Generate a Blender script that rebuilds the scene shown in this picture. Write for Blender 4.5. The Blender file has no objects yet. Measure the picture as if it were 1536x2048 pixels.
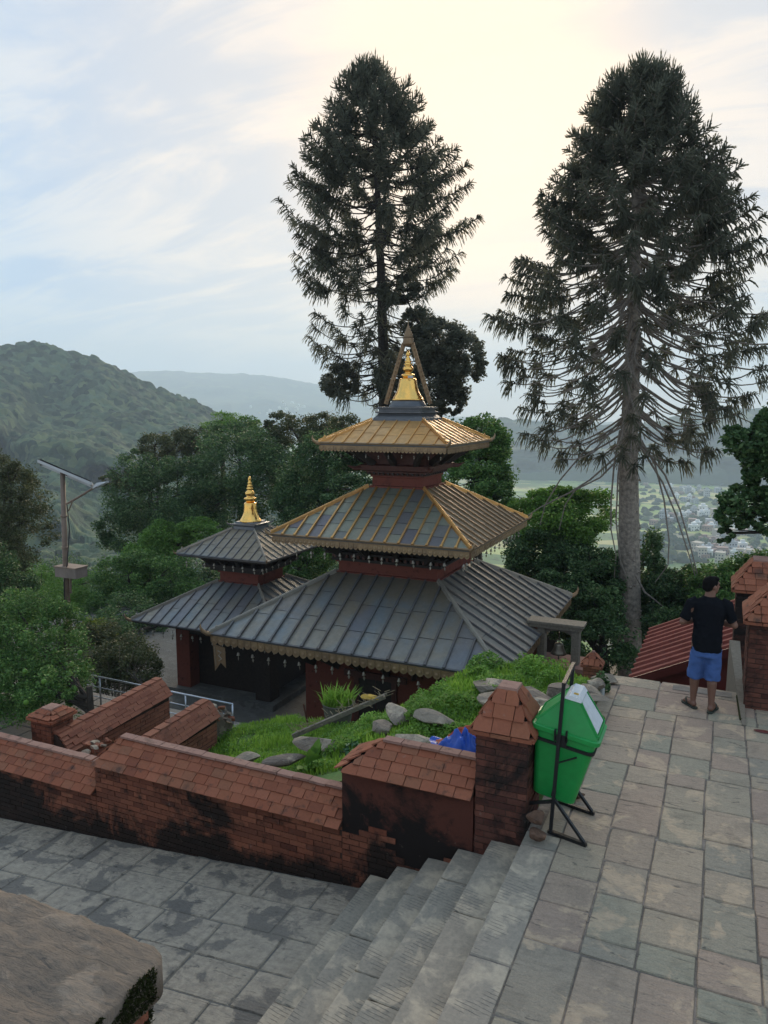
import bpy, math, random
import numpy as np
from mathutils import Vector, Matrix, Euler
R = math.radians
rnd = random.Random(7)
NP = np.random.default_rng(11)
scene = bpy.context.scene
COL = scene.collection

# ------------------------------------------------------------------ camera
EYE = 3.77
FOC = 1500.0
PITCH = math.atan(209 / FOC)
YAW = math.atan(685 / math.hypot(FOC, 209))
cam_d = bpy.data.cameras.new('camera')
cam = bpy.data.objects.new('camera', cam_d)
COL.objects.link(cam)
cam.location = (0, 0, EYE)
cam.rotation_euler = (math.pi / 2 - PITCH, 0, YAW)
cam_d.sensor_fit = 'VERTICAL'
cam_d.sensor_height = 24.0
cam_d.lens = 24.0 * FOC / 2048
cam_d.clip_start = 0.05
cam_d.clip_end = 30000
scene.camera = cam
scene.render.resolution_x = 768
scene.render.resolution_y = 1024

# ------------------------------------------------------------------ sky, sun, exposure
SUN_AZ = R(18.0)      # to the left of +Y
SUN_EL = R(18.0)
sdir = Vector((-math.sin(SUN_AZ) * math.cos(SUN_EL), math.cos(SUN_AZ) * math.cos(SUN_EL), math.sin(SUN_EL)))
world = bpy.data.worlds.new('World')
scene.world = world
world.use_nodes = True
nt = world.node_tree
nt.nodes.clear()

class N:
    """tiny node-graph helper"""
    def __init__(s, tree): s.t = tree
    def new(s, kind, ins=None, **props):
        n = s.t.nodes.new(kind)
        for k, v in props.items(): setattr(n, k, v)
        for k, v in (ins or {}).items():
            sock = n.inputs[k]
            if isinstance(v, bpy.types.NodeSocket): s.t.links.new(v, sock)
            else: sock.default_value = v
        return n
    def math(s, op, a, b=0.0, c=None, clamp=False):
        n = s.new('ShaderNodeMath', operation=op, use_clamp=clamp)
        for i, v in enumerate((a, b) if c is None else (a, b, c)):
            if isinstance(v, bpy.types.NodeSocket): s.t.links.new(v, n.inputs[i])
            else: n.inputs[i].default_value = v
        return n.outputs[0]
    def mix(s, f, a, b, mode='MIX'):
        n = s.new('ShaderNodeMix', data_type='RGBA', blend_type=mode)
        for k, v in ((0, f), (6, a), (7, b)):
            if isinstance(v, bpy.types.NodeSocket): s.t.links.new(v, n.inputs[k])
            else:
                if k > 0 and len(v) == 3: v = (*v, 1)
                n.inputs[k].default_value = v
        return n.outputs[2]
    def noise(s, vec, scale, detail=4, rough=.55, dist=0.0):
        n = s.new('ShaderNodeTexNoise', {'Scale': scale, 'Detail': detail, 'Roughness': rough, 'Distortion': dist})
        if vec is not None: s.t.links.new(vec, n.inputs['Vector'])
        return n.outputs['Fac']
    def ramp(s, f, stops, interp='LINEAR'):
        n = s.new('ShaderNodeValToRGB')
        n.color_ramp.interpolation = interp
        e = n.color_ramp.elements
        while len(e) < len(stops): e.new(.5)
        for el, (p, c) in zip(e, stops):
            el.position = p
            el.color = (c, c, c, 1) if isinstance(c, (int, float)) else (*c, 1)
        s.t.links.new(f, n.inputs[0])
        return n.outputs[0]
    def mapr(s, v, a, b, c=0., d=1., smooth=False):
        n = s.new('ShaderNodeMapRange', {0: v, 1: a, 2: b, 3: c, 4: d})
        if smooth: n.interpolation_type = 'SMOOTHSTEP'
        return n.outputs[0]
    def vmul(s, v, m):
        n = s.new('ShaderNodeVectorMath', operation='MULTIPLY')
        s.t.links.new(v, n.inputs[0]); n.inputs[1].default_value = m
        return n.outputs[0]

g = N(nt)
tc = g.new('ShaderNodeTexCoord').outputs['Generated']
sky = g.new('ShaderNodeTexSky', sky_type='NISHITA', sun_disc=False)
sky.sun_elevation = SUN_EL
sky.sun_rotation = -SUN_AZ
sky.altitude = 1400
sky.air_density = 1.2
sky.dust_density = 2.5
skyc = g.vmul(sky.outputs[0], (.07, .07, .07))
sep = g.new('ShaderNodeSeparateXYZ', {0: tc})
zc = g.math('MAXIMUM', sep.outputs[2], 0.0)
inv = g.math('DIVIDE', 1.0, g.math('ADD', zc, .22))
cx = g.math('MULTIPLY', sep.outputs[0], inv)
cy = g.math('MULTIPLY', sep.outputs[1], inv)
cv = g.new('ShaderNodeCombineXYZ', {0: cx, 1: cy, 2: 0.0}).outputs[0]
dot = g.new('ShaderNodeVectorMath', operation='DOT_PRODUCT')
nt.links.new(tc, dot.inputs[0]); dot.inputs[1].default_value = sdir
warm = g.mapr(dot.outputs['Value'], .80, .985, 0, 1, True)
warm2 = g.mapr(dot.outputs['Value'], .965, .999, 0, 1, True)
n1 = g.noise(cv, 1.1, 6, .55, .6)
n2 = g.noise(g.vmul(cv, (.8, 2.4, 1)), 1.7, 8, .6, .9)
cover = g.mapr(g.math('ADD', g.math('MULTIPLY', n1, .50), g.math('MULTIPLY', n2, .50)), .43, .56, 0, 1, True)
cool = g.mix(cover, (.24, .375, .56), (.43, .50, .57))
n3 = g.noise(cv, 3.2, 8, .65, .5)
cool = g.mix(g.mapr(n3, .35, .75, 0, .45), cool, (.42, .50, .58))
warmc = g.mix(cover, (.52, .50, .49), (.74, .63, .52))
cloud = g.mix(warm, cool, warmc)
cloud = g.mix(g.math('MULTIPLY', warm2, .6), cloud, (1.05, .74, .44))
low = g.mapr(zc, .0, .16, 1, 0, True)
cloud = g.mix(g.math('MULTIPLY', low, .8), cloud, (.48, .505, .51))
out = g.mix(.92, skyc, cloud)
bg = g.new('ShaderNodeBackground', {'Color': out, 'Strength': 1.09})
g.new('ShaderNodeOutputWorld', {'Surface': bg.outputs[0]})

sl = bpy.data.lights.new('sun', 'SUN')
sl.energy = 3.2
sl.angle = R(32)
sl.color = (1.0, .82, .60)
so = bpy.data.objects.new('sun', sl)
COL.objects.link(so)
so.rotation_euler = (-sdir).to_track_quat('-Z', 'Y').to_euler()
so.location = (0, 0, 60)
scene.view_settings.view_transform = 'Standard'
scene.view_settings.look = 'None'
scene.view_settings.exposure = 0.58
scene.view_settings.gamma = 1.0
scene.view_settings.use_curve_mapping = False
scene.render.engine = 'CYCLES'
scene.cycles.volume_bounces = 2

# ------------------------------------------------------------------ materials
def new_mat(name):
    m = bpy.data.materials.new(name)
    m.use_nodes = True
    t = m.node_tree
    t.nodes.clear()
    return m, N(t)
def finish(g, color, rough=.8, metal=0.0, bump=None, bstr=.3, bdist=.02, spec=.4, trans=0.0):
    ins = {'Base Color': color if isinstance(color, bpy.types.NodeSocket) else (*color, 1), 'Roughness': rough, 'Metallic': metal, 'Specular IOR Level': spec}
    p = g.new('ShaderNodeBsdfPrincipled', ins)
    if bump is not None:
        b = g.new('ShaderNodeBump', {'Height': bump, 'Strength': bstr, 'Distance': bdist})
        g.t.links.new(b.outputs[0], p.inputs['Normal'])
    o = p.outputs[0]
    if trans:
        tr = g.new('ShaderNodeBsdfTranslucent', {'Color': ins['Base Color']})
        mx = g.new('ShaderNodeMixShader', {0: trans})
        g.t.links.new(o, mx.inputs[1]); g.t.links.new(tr.outputs[0], mx.inputs[2])
        o = mx.outputs[0]
    g.new('ShaderNodeOutputMaterial', {'Surface': o})

def scl(c, k): return tuple(x * k for x in c)
def pos(g): return g.new('ShaderNodeNewGeometry').outputs['Position']
def orand(g): return g.new('ShaderNodeObjectInfo').outputs['Random']

def m_simple(name, color, rough=.7, metal=0., nscale=8, var=.25, bstr=.15, bdist=.01, spec=.4, isl=False):
    m, g = new_mat(name)
    p = pos(g)
    n = g.noise(p, nscale, 6, .6)
    c = g.mix(g.mapr(n, .3, .7), scl(color, 1 - var), scl(color, 1 + var))
    r = orand(g)
    if isl: r = g.new('ShaderNodeNewGeometry').outputs['Random Per Island']
    c = g.mix(g.mapr(r, 0, 1, 0, .5), c, scl(color, 1 - var))
    finish(g, c, rough, metal, n, bstr, bdist, spec)
    return m

def m_stone(name, tints, smear, smear_amt, grain=26, rough=.72):
    """worn slate slabs: a tint of their own, pale cement smears, cracks"""
    m, g = new_mat(name)
    p = pos(g)
    r = orand(g)
    k = len(tints)
    c = g.ramp(r, [(i / (k - 1), t) for i, t in enumerate(tints)])
    off = g.new('ShaderNodeVectorMath', operation='ADD')
    g.t.links.new(p, off.inputs[0])
    cmb = g.new('ShaderNodeCombineXYZ', {0: g.math('MULTIPLY', r, 1.0), 1: g.math('MULTIPLY', r, 2.0), 2: 0.0})
    g.t.links.new(cmb.outputs[0], off.inputs[1])
    pv = off.outputs[0]
    a = g.noise(p, 2.3, 8, .62, .4)
    b = g.noise(pv, grain, 6, .7)
    c = g.mix(g.mapr(b, .25, .75, 0, .55), c, g.mix(.5, c, (.05, .05, .05)))
    sp = g.noise(p, 75, 4, .75)
    c = g.mix(g.mapr(sp, .38, .62, 0, .32), c, g.mix(.75, c, (.03, .03, .03)))
    gr = g.noise(off.outputs[0], 3.4, 9, .7, .6)
    c = g.mix(g.mapr(gr, .52, .66, 0, .5), c, g.mix(.55, c, (.06, .055, .045)))
    big = g.noise(p, .8, 3)
    c = g.mix(g.mapr(big, .35, .7, 0, .35), c, g.mix(.6, c, (.26, .24, .20)))
    s = g.mapr(a, smear_amt, smear_amt + .05, 0, .85)
    s2 = g.math('MULTIPLY', s, g.mapr(g.noise(p, 14, 6, .7), .3, .6, .3, 1))
    c = g.mix(s2, c, smear)
    wv = g.new('ShaderNodeTexNoise', {'Scale': 5.0, 'Detail': 10.0, 'Roughness': .6, 'Distortion': 1.2})
    g.t.links.new(g.vmul(p, (1, 4.0, 1)), wv.inputs['Vector'])
    dark = g.mapr(wv.outputs['Fac'], .38, .33, 0, .6)
    c = g.mix(dark, c, (.05, .048, .045))
    h = g.math('ADD', g.math('MULTIPLY', b, .5), g.math('MULTIPLY', wv.outputs['Fac'], 1.2))
    h = g.math('ADD', h, g.math('MULTIPLY', s, .25))
    finish(g, c, rough, 0, h, .8, .03, .35)
    return m

def m_brick(name, cols, mould, mould_at=.5, rough=.85, zfade=None):
    m, g = new_mat(name)
    p = pos(g)
    r = orand(g)
    c = g.ramp(r, [(i / (len(cols) - 1), t) for i, t in enumerate(cols)])
    b = g.noise(p, 30, 6, .7)
    c = g.mix(g.mapr(b, .3, .7, 0, .5), c, g.mix(.5, c, (.06, .03, .02)))
    a = g.noise(p, 1.3, 8, .68, .5)
    f = g.mapr(a, mould_at, mould_at + .12, 0, .93)
    a2 = g.noise(p, 6.5, 5, .65)
    f = g.math('MAXIMUM', f, g.mapr(a2, .56, .70, 0, .8))
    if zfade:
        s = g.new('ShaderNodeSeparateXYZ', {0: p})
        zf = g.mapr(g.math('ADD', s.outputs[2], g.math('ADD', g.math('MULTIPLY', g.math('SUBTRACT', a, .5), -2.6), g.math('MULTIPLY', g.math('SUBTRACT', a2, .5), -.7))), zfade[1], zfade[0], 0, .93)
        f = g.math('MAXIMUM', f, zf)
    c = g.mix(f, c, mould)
    w = g.mapr(g.noise(p, 9, 6, .75), .63, .72, 0, .35)
    c = g.mix(w, c, (.30, .24, .20))
    finish(g, c, rough, 0, b, .5, .012, .2)
    return m

M = {}
M['paver'] = m_stone('worn_paving_slab', [(.37, .345, .25), (.50, .385, .27), (.45, .315, .235), (.52, .40, .28), (.37, .345, .25), (.49, .345, .25), (.36, .33, .25)], (.54, .40, .27), .54)
M['joint'] = m_stone('cement_joint', [(.20, .165, .14), (.21, .175, .145)], (.34, .28, .235), .5, 40)
M['path'] = m_stone('blue_grey_path_slab', [(.235, .205, .17), (.26, .225, .185), (.195, .175, .15), (.28, .24, .19)], (.47, .395, .30), .44)
M['pathjoint'] = m_stone('grey_path_cement', [(.24, .21, .17), (.25, .22, .175)], (.12, .125, .125), .5, 40)
M['step'] = m_stone('stair_stone', [(.17, .18, .17), (.185, .185, .17), (.155, .165, .16)], (.30, .28, .24), .52)
M['plinth'] = m_stone('mossy_plinth_stone', [(.20, .15, .11), (.22, .165, .12)], (.28, .22, .165), .56, 34)
M['rock'] = m_stone('grey_boulder', [(.34, .275, .20), (.21, .16, .12), (.30, .24, .175)], (.46, .38, .28), .52, 9)
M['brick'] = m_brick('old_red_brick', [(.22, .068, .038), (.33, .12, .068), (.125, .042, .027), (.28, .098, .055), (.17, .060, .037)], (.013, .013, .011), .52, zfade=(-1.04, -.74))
M['brick_dark'] = m_brick('mouldy_dark_brick', [(.125, .042, .03), (.19, .072, .048), (.075, .028, .022), (.15, .06, .042)], (.013, .013, .012), .47)
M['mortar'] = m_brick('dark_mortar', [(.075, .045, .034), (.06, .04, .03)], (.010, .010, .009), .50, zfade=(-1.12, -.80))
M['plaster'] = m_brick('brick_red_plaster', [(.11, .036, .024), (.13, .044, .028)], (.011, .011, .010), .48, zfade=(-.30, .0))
M['brick2'] = m_brick('orange_red_brick', [(.27, .10, .06), (.31, .125, .075), (.22, .08, .05)], (.10, .05, .035), .62)
M['tile'] = m_brick('terracotta_tile', [(.30, .098, .052), (.36, .13, .072), (.24, .080, .045), (.33, .118, .062), (.27, .115, .066)], (.06, .04, .032), .60)
M['tile_pale'] = m_brick('pale_terracotta_tile', [(.33, .19, .15), (.37, .215, .165), (.28, .15, .115)], (.13, .08, .06), .62)
M['temple_brick'] = m_brick('temple_brick', [(.17, .05, .035), (.20, .06, .042)], (.05, .022, .017), .60)
M['dark_wood'] = m_simple('dark_carved_wood', (.030, .021, .016), .7, 0, 14, .4)
M['red_wood'] = m_simple('red_brown_wood', (.085, .028, .019), .6, 0, 14, .35)
M['pale_wood'] = m_simple('weathered_grey_wood', (.20, .17, .13), .8, 0, 20, .35)
M['iron'] = m_simple('black_painted_iron', (.012, .012, .013), .45, 0, 30, .3)
M['steel'] = m_simple('stainless_steel', (.42, .44, .47), .3, 1, 10, .1)
M['galv'] = m_simple('rusty_galvanised_pole', (.23, .165, .125), .6, .3, 5, .3)
M['lampgrey'] = m_simple('grey_lamp_casting', (.45, .46, .46), .45, .2, 5, .1)
M['box_metal'] = m_simple('faded_battery_box', (.22, .17, .14), .7, 0, 4, .3)
M['solar_under'] = m_simple('solar_panel_underside', (.10, .085, .075), .6, 0, 4, .2)
M['solar_cell'] = m_simple('solar_cells', (.02, .025, .05), .2, 0, 4, .2)
M['rubber'] = m_simple('dark_green_rubber', (.035, .045, .035), .7, 0, 30, .3)
M['skin'] = m_simple('brown_skin', (.175, .085, .055), .55, 0, 14, .12, .08)
M['hair'] = m_simple('black_hair', (.006, .005, .005), .9, 0, 120, .4, .8, .006, .1)
M['tshirt'] = m_simple('charcoal_cotton', (.010, .011, .014), .95, 0, 12, .2, .3, .02, .03)
M['shorts'] = m_simple('blue_cotton', (.055, .115, .30), .9, 0, 12, .28, .4, .025)
M['tarp'] = m_simple('blue_plastic_tarp', (.015, .08, .42), .4, 0, 8, .3)
M['tarp_red'] = m_simple('orange_red_cloth', (.42, .075, .03), .6, 0, 8, .3)
M['straw'] = m_simple('dry_straw', (.28, .22, .13), .9, 0, 30, .4)
M['lump'] = m_simple('brown_brick_lump', (.15, .085, .055), .95, 0, 22, .45, .9, .03)
M['pot'] = m_simple('grey_cement_pot', (.12, .11, .09), .85, 0, 12, .3)
M['yellow_flower'] = m_simple('yellow_petals', (.45, .28, .03), .7, 0, 30, .3)
M['pvc'] = m_simple('clear_plastic', (.42, .44, .44), .2, 0, 30, .2)
M['bell'] = m_simple('dull_bronze', (.19, .16, .12), .45, .7, 12, .3)
M['bell_small'] = m_simple('pale_brass', (.34, .30, .24), .45, .6, 12, .3)

def m_metal(name, a, b, c3, rough=.42, metal=.6, streak=True, seed=0., patina=None):
    m, g = new_mat(name)
    p = pos(g)
    r = orand(g)
    off = g.new('ShaderNodeVectorMath', operation='ADD')
    g.t.links.new(p, off.inputs[0]); off.inputs[1].default_value = (seed, seed, 0)
    pv = off.outputs[0]
    n = g.noise(pv, .9, 7, .62, .4)
    n2 = g.noise(pv, 7, 6, .7)
    c = g.mix(g.mapr(n, .38, .62), a, b)
    c = g.mix(g.mapr(r, .55, 1., 0, .75), c, c3)
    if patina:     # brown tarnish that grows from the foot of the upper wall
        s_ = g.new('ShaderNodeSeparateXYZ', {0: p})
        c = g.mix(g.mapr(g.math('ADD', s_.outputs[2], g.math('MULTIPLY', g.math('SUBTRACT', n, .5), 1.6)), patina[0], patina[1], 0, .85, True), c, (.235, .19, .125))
    c = g.mix(g.mapr(n2, .35, .7, 0, .4), c, g.mix(.55, c, (.05, .05, .05)))
    w = g.mapr(g.noise(g.vmul(pv, (6, 1.4, 6)), 2.5, 7, .7), .60, .70, 0, .45)
    c = g.mix(w, c, g.mix(.5, c, (.45, .46, .44)))
    rg = g.mapr(n2, .3, .7, rough - .08, rough + .14)
    finish(g, c, rg, metal, n2, .2, .01)
    return m
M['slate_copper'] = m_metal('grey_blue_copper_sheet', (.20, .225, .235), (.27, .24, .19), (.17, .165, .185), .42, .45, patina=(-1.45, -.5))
M['slate_brown'] = m_metal('brown_grey_copper_sheet', (.34, .30, .24), (.28, .245, .20), (.30, .275, .235), .5, .35)  # on the roof sides, warm light is worked into this lighter colour
M['slate_rib'] = m_metal('dark_seam_metal', (.13, .135, .14), (.15, .13, .115), (.12, .12, .13), .5, .4)
M['green_copper'] = m_metal('green_grey_copper_sheet', (.23, .25, .19), (.28, .265, .20), (.13, .115, .15), .42, .5, seed=5.)
M['bronze_sheet'] = m_metal('warm_side_gilt_sheet', (.34, .26, .17), (.28, .22, .15), (.31, .25, .175), .45, .4, seed=8.)  # side slopes; the beige carries the warm light on those faces
M['gilt_sheet'] = m_metal('gilt_copper_sheet', (.66, .37, .13), (.58, .34, .14), (.62, .38, .17), .38, .75, seed=3.)
M['gilt_rib'] = m_metal('gilt_seam', (.68, .38, .12), (.60, .33, .11), (.50, .28, .11), .36, .75, seed=2.)
m, gg = new_mat('polished_gold')
finish(gg, gg.mix(gg.noise(pos(gg), 5, 3), (1.0, .60, .17), (.95, .52, .13)), .20, 1.0)
M['gold'] = m
M['valance'] = m_metal('embossed_brass_plate', (.30, .20, .11), (.38, .25, .13), (.24, .155, .09), .45, .45, seed=4.)
M['old_gold'] = m_metal('old_gilt_openwork', (.30, .19, .10), (.24, .16, .09), (.28, .18, .1), .5, .6, seed=4.)
M['pewter'] = m_metal('dark_pewter_moulding', (.11, .115, .125), (.15, .15, .15), (.12, .12, .125), .38, .6)
M['red_roof'] = m_simple('red_painted_roof_sheet', (.27, .085, .066), .8, 0, 3, .25, .15, .01, .1)
M['red_panel'] = m_simple('dark_red_panel', (.10, .018, .014), .5, 0, 3, .2)

def m_leaf(name, c1, c2, c3, trans=.3, rough=.55):
    m, g = new_mat(name)
    p = pos(g)
    gi = g.new('ShaderNodeNewGeometry').outputs['Random Per Island']
    c = g.ramp(gi, [(0, c1), (.55, c2), (1, c3)])
    n = g.noise(p, .9, 3)
    c = g.mix(g.mapr(n, .35, .65, 0, .6), c, scl(c1, .75))
    finish(g, c, rough, 0, None, trans=trans, spec=.3)
    return m
M['leaf_dark'] = m_leaf('dark_green_leaves', (.040, .090, .030), (.075, .15, .048), (.22, .32, .12))
M['leaf_mid'] = m_leaf('mid_green_leaves', (.055, .13, .028), (.105, .22, .048), (.28, .42, .11))
M['leaf_light'] = m_leaf('light_green_leaves', (.09, .20, .03), (.15, .30, .045), (.26, .42, .08))
M['leaf_yellow'] = m_leaf('yellow_green_leaves', (.11, .15, .02), (.19, .24, .03), (.28, .30, .05))
M['leaf_brown'] = m_leaf('olive_brown_leaves', (.055, .075, .030), (.10, .12, .045), (.17, .17, .075))
M['leaf_blue'] = m_leaf('blue_green_leaves', (.036, .10, .040), (.065, .16, .065), (.12, .24, .10))
M['needle'] = m_leaf('grey_green_needles', (.11, .12, .085), (.16, .165, .115), (.22, .22, .15), .6)
M['grass'] = m_leaf('grass_blades', (.18, .34, .04), (.30, .50, .07), (.42, .62, .11), .55)
M['weed'] = m_leaf('weed_leaves', (.12, .25, .04), (.23, .42, .07), (.36, .55, .12), .5)
M['bark'] = m_simple('grey_flaking_bark', (.30, .255, .205), .95, 0, 9, .55, .9, .04)
M['bark_dark'] = m_simple('dark_bark', (.045, .036, .028), .95, 0, 9, .4, .5, .03)
M['twig'] = m_simple('pale_bare_twig', (.17, .145, .115), .9, 0, 12, .3)
M['earth'] = m_simple('damp_earth', (.065, .055, .036), .95, 0, 2.5, .4, .6, .05)
M['court'] = m_stone('courtyard_slab', [(.12, .12, .11), (.14, .14, .125)], (.16, .16, .15), .5, 20)
M['plaza'] = m_stone('plaza_slab', [(.29, .25, .21), (.31, .27, .225)], (.22, .19, .16), .5, 12)

# ------------------------------------------------------------------ mesh helpers
BASE = {}
def link(o, parent=None):
    COL.objects.link(o)
    if parent is not None:
        o.parent = parent
        b = BASE.get(parent.name)
        if b is not None: o.matrix_parent_inverse = Matrix.Translation(-b)
    return o
def tag(o, label=None, cat=None, group=None, kind=None):
    if label: o['label'] = label
    if cat: o['category'] = cat
    if group: o['group'] = group
    if kind: o['kind'] = kind
    return o
def thing(name, label, cat, loc, group=None):
    o = bpy.data.objects.new(name, None)
    o.empty_display_size = .1
    o.location = loc
    COL.objects.link(o)
    BASE[o.name] = Vector(loc)
    return tag(o, label, cat, group)
def mdata(name, V, F, mat, smooth=False):
    me = bpy.data.meshes.new(name)
    me.from_pydata([tuple(v) for v in V], [], F)
    if smooth: me.polygons.foreach_set('use_smooth', [True] * len(me.polygons))
    for mm in (mat if isinstance(mat, (list, tuple)) else [mat]): me.materials.append(mm)
    me.update()
    return me
def obj(name, VF, mat, parent=None, smooth=False, **tg):
    o = bpy.data.objects.new(name, mdata(name, VF[0], VF[1], mat, smooth))
    link(o, parent)
    if tg: tag(o, **tg)
    return o
def npdata(name, V, Q, mat, smooth=False):
    V = np.ascontiguousarray(V, dtype=np.float32).reshape(-1, 3)
    Q = np.ascontiguousarray(Q, dtype=np.int32)
    k = Q.shape[1]
    me = bpy.data.meshes.new(name)
    me.vertices.add(len(V)); me.vertices.foreach_set('co', V.ravel())
    me.loops.add(Q.size); me.loops.foreach_set('vertex_index', Q.ravel())
    me.polygons.add(len(Q))
    me.polygons.foreach_set('loop_start', np.arange(0, Q.size, k, dtype=np.int32))
    if smooth: me.polygons.foreach_set('use_smooth', np.ones(len(Q), dtype=bool))
    me.update(calc_edges=True)
    me.materials.append(mat)
    return me
def npobj(name, V, Q, mat, parent=None, smooth=False, **tg):
    o = bpy.data.objects.new(name, npdata(name, V, Q, mat, smooth))
    link(o, parent)
    if tg: tag(o, **tg)
    return o
def join(*vfs):
    V, F = [], []
    for v, f in vfs:
        k = len(V)
        V += list(v); F += [tuple(i + k for i in q) for q in f]
    return V, F
BF = [(0, 3, 2, 1), (4, 5, 6, 7), (0, 1, 5, 4), (1, 2, 6, 5), (2, 3, 7, 6), (3, 0, 4, 7)]
def box(x0, x1, y0, y1, z0, z1):
    return [(x0, y0, z0), (x1, y0, z0), (x1, y1, z0), (x0, y1, z0), (x0, y0, z1), (x1, y0, z1), (x1, y1, z1), (x0, y1, z1)], BF
def hexa(p): return list(p), BF
def bar(a, b, w, h=None, up=(0, 0, 1)):
    a, b = Vector(a), Vector(b); h = h or w
    d = (b - a).normalized(); u = Vector(up)
    if abs(d.dot(u)) > .98: u = Vector((1, 0, 0))
    s = d.cross(u).normalized() * w / 2; t = s.cross(d).normalized() * h / 2
    return [a - s - t, a + s - t, b + s - t, b - s - t, a - s + t, a + s + t, b + s + t, b - s + t], BF
def tube(pts, rad, seg=8, cap=True):
    pts = [Vector(p) for p in pts]
    if not isinstance(rad, (list, tuple)): rad = [rad] * len(pts)
    V, F = [], []
    d0 = (pts[1] - pts[0]).normalized()
    u = d0.orthogonal().normalized()
    for i, p in enumerate(pts):
        d = (pts[min(i + 1, len(pts) - 1)] - pts[max(i - 1, 0)]).normalized()
        u = (u - d * u.dot(d)).normalized(); v = d.cross(u)
        for k in range(seg):
            a = 2 * math.pi * k / seg
            V.append(p + (u * math.cos(a) + v * math.sin(a)) * rad[i])
    for i in range(len(pts) - 1):
        for k in range(seg):
            k2 = (k + 1) % seg
            F.append((i * seg + k, i * seg + k2, (i + 1) * seg + k2, (i + 1) * seg + k))
    if cap:
        F.append(tuple(reversed(range(seg)))); F.append(tuple(range((len(pts) - 1) * seg, len(pts) * seg)))
    return V, F
def lathe(prof, seg=20, c=(0, 0, 0)):
    V, F = [], []
    for r, z in prof:
        for k in range(seg):
            a = 2 * math.pi * k / seg
            V.append((c[0] + r * math.cos(a), c[1] + r * math.sin(a), c[2] + z))
    for i in range(len(prof) - 1):
        for k in range(seg):
            k2 = (k + 1) % seg
            F.append((i * seg + k, i * seg + k2, (i + 1) * seg + k2, (i + 1) * seg + k))
    F.append(tuple(reversed(range(seg)))); F.append(tuple(range((len(prof) - 1) * seg, len(prof) * seg)))
    return V, F
def loft(rings, seg=20):
    """rings: (x, y, z, rx, ry) stacked upward"""
    V, F = [], []
    for x, y, z, rx, ry in rings:
        for k in range(seg):
            a = 2 * math.pi * k / seg
            V.append((x + rx * math.cos(a), y + ry * math.sin(a), z))
    for i in range(len(rings) - 1):
        for k in range(seg):
            k2 = (k + 1) % seg
            F.append((i * seg + k, i * seg + k2, (i + 1) * seg + k2, (i + 1) * seg + k))
    F.append(tuple(reversed(range(seg)))); F.append(tuple(range((len(rings) - 1) * seg, len(rings) * seg)))
    return V, F
def sqloft(rings, c):
    """square rings (half, z) stacked upward round c"""
    V, F = [], []
    for h, z in rings:
        V += [(c[0] - h, c[1] - h, z), (c[0] + h, c[1] - h, z), (c[0] + h, c[1] + h, z), (c[0] - h, c[1] + h, z)]
    for i in range(len(rings) - 1):
        for k in range(4):
            k2 = (k + 1) % 4
            F.append((i * 4 + k, i * 4 + k2, i * 4 + 4 + k2, i * 4 + 4 + k))
    F.append((3, 2, 1, 0)); n = len(rings) * 4; F.append((n - 4, n - 3, n - 2, n - 1))
    return V, F
def prism(poly, n, th):
    """planar polygon (list of Vectors) thickened by th along n"""
    n = Vector(n); k = len(poly)
    V = [Vector(p) for p in poly] + [Vector(p) + n * th for p in poly]
    F = [tuple(reversed(range(k))), tuple(range(k, 2 * k))] + [(i, (i + 1) % k, k + (i + 1) % k, k + i) for i in range(k)]
    return V, F
def at(px, py, y):
    """world point at depth y (metres along +Y) seen in direction (px, py) of the survey photograph"""
    a = (px - 768) / FOC; b = (1024 - py) / FOC
    h = math.cos(PITCH) + b * math.sin(PITCH); z = -math.sin(PITCH) + b * math.cos(PITCH)
    rx = -math.sin(YAW) * h + math.cos(YAW) * a; ry = math.cos(YAW) * h + math.sin(YAW) * a
    t = y / ry
    return Vector((rx * t, y, EYE + z * t))
def hnoise(x, y, s, seed=0):
    """smooth value noise for numpy arrays"""
    x = np.asarray(x, float) / s + seed * 17.3; y = np.asarray(y, float) / s - seed * 9.1
    xi = np.floor(x); yi = np.floor(y); fx = x - xi; fy = y - yi
    fx = fx * fx * (3 - 2 * fx); fy = fy * fy * (3 - 2 * fy)
    def hsh(a, b):
        v = np.sin(a * 127.1 + b * 311.7 + seed) * 43758.5453
        return v - np.floor(v)
    return (hsh(xi, yi) * (1 - fx) * (1 - fy) + hsh(xi + 1, yi) * fx * (1 - fy) + hsh(xi, yi + 1) * (1 - fx) * fy + hsh(xi + 1, yi + 1) * fx * fy)
def gridq(nx, ny):
    i = np.arange(nx - 1)[:, None] * ny + np.arange(ny - 1)[None, :]
    i = i.ravel()
    return np.stack([i, i + ny, i + ny + 1, i + 1], 1)

# ================================================================== SETTING
COURT_Z = -5.3
PLAZA_Z = -3.2
# ---- hillside terrain sheet
def terr(x, y):
    x = np.asarray(x, float); y = np.asarray(y, float)
    dx = np.maximum(np.maximum(-24 - x, x - 6), 0); dy = np.maximum(y - 27, 0)
    d = np.hypot(dx, dy)
    z = COURT_Z - .12 - .34 * d - .0006 * d * d
    z = z + (hnoise(x, y, 9, 3) - .5) * np.minimum(d, 12) * .12
    return np.maximum(z, -152.0)
xs = np.concatenate([np.linspace(-420, -60, 46), np.linspace(-56, 40, 60), np.linspace(46, 420, 46)])
ys = np.concatenate([np.linspace(-30, 90, 60), np.linspace(96, 420, 50)])
XX, YY = np.meshgrid(xs, ys, indexing='ij')
npobj('hillside_ground', np.stack([XX, YY, terr(XX, YY)], -1), gridq(len(xs), len(ys)), M['earth'], smooth=True, kind='structure')

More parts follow.
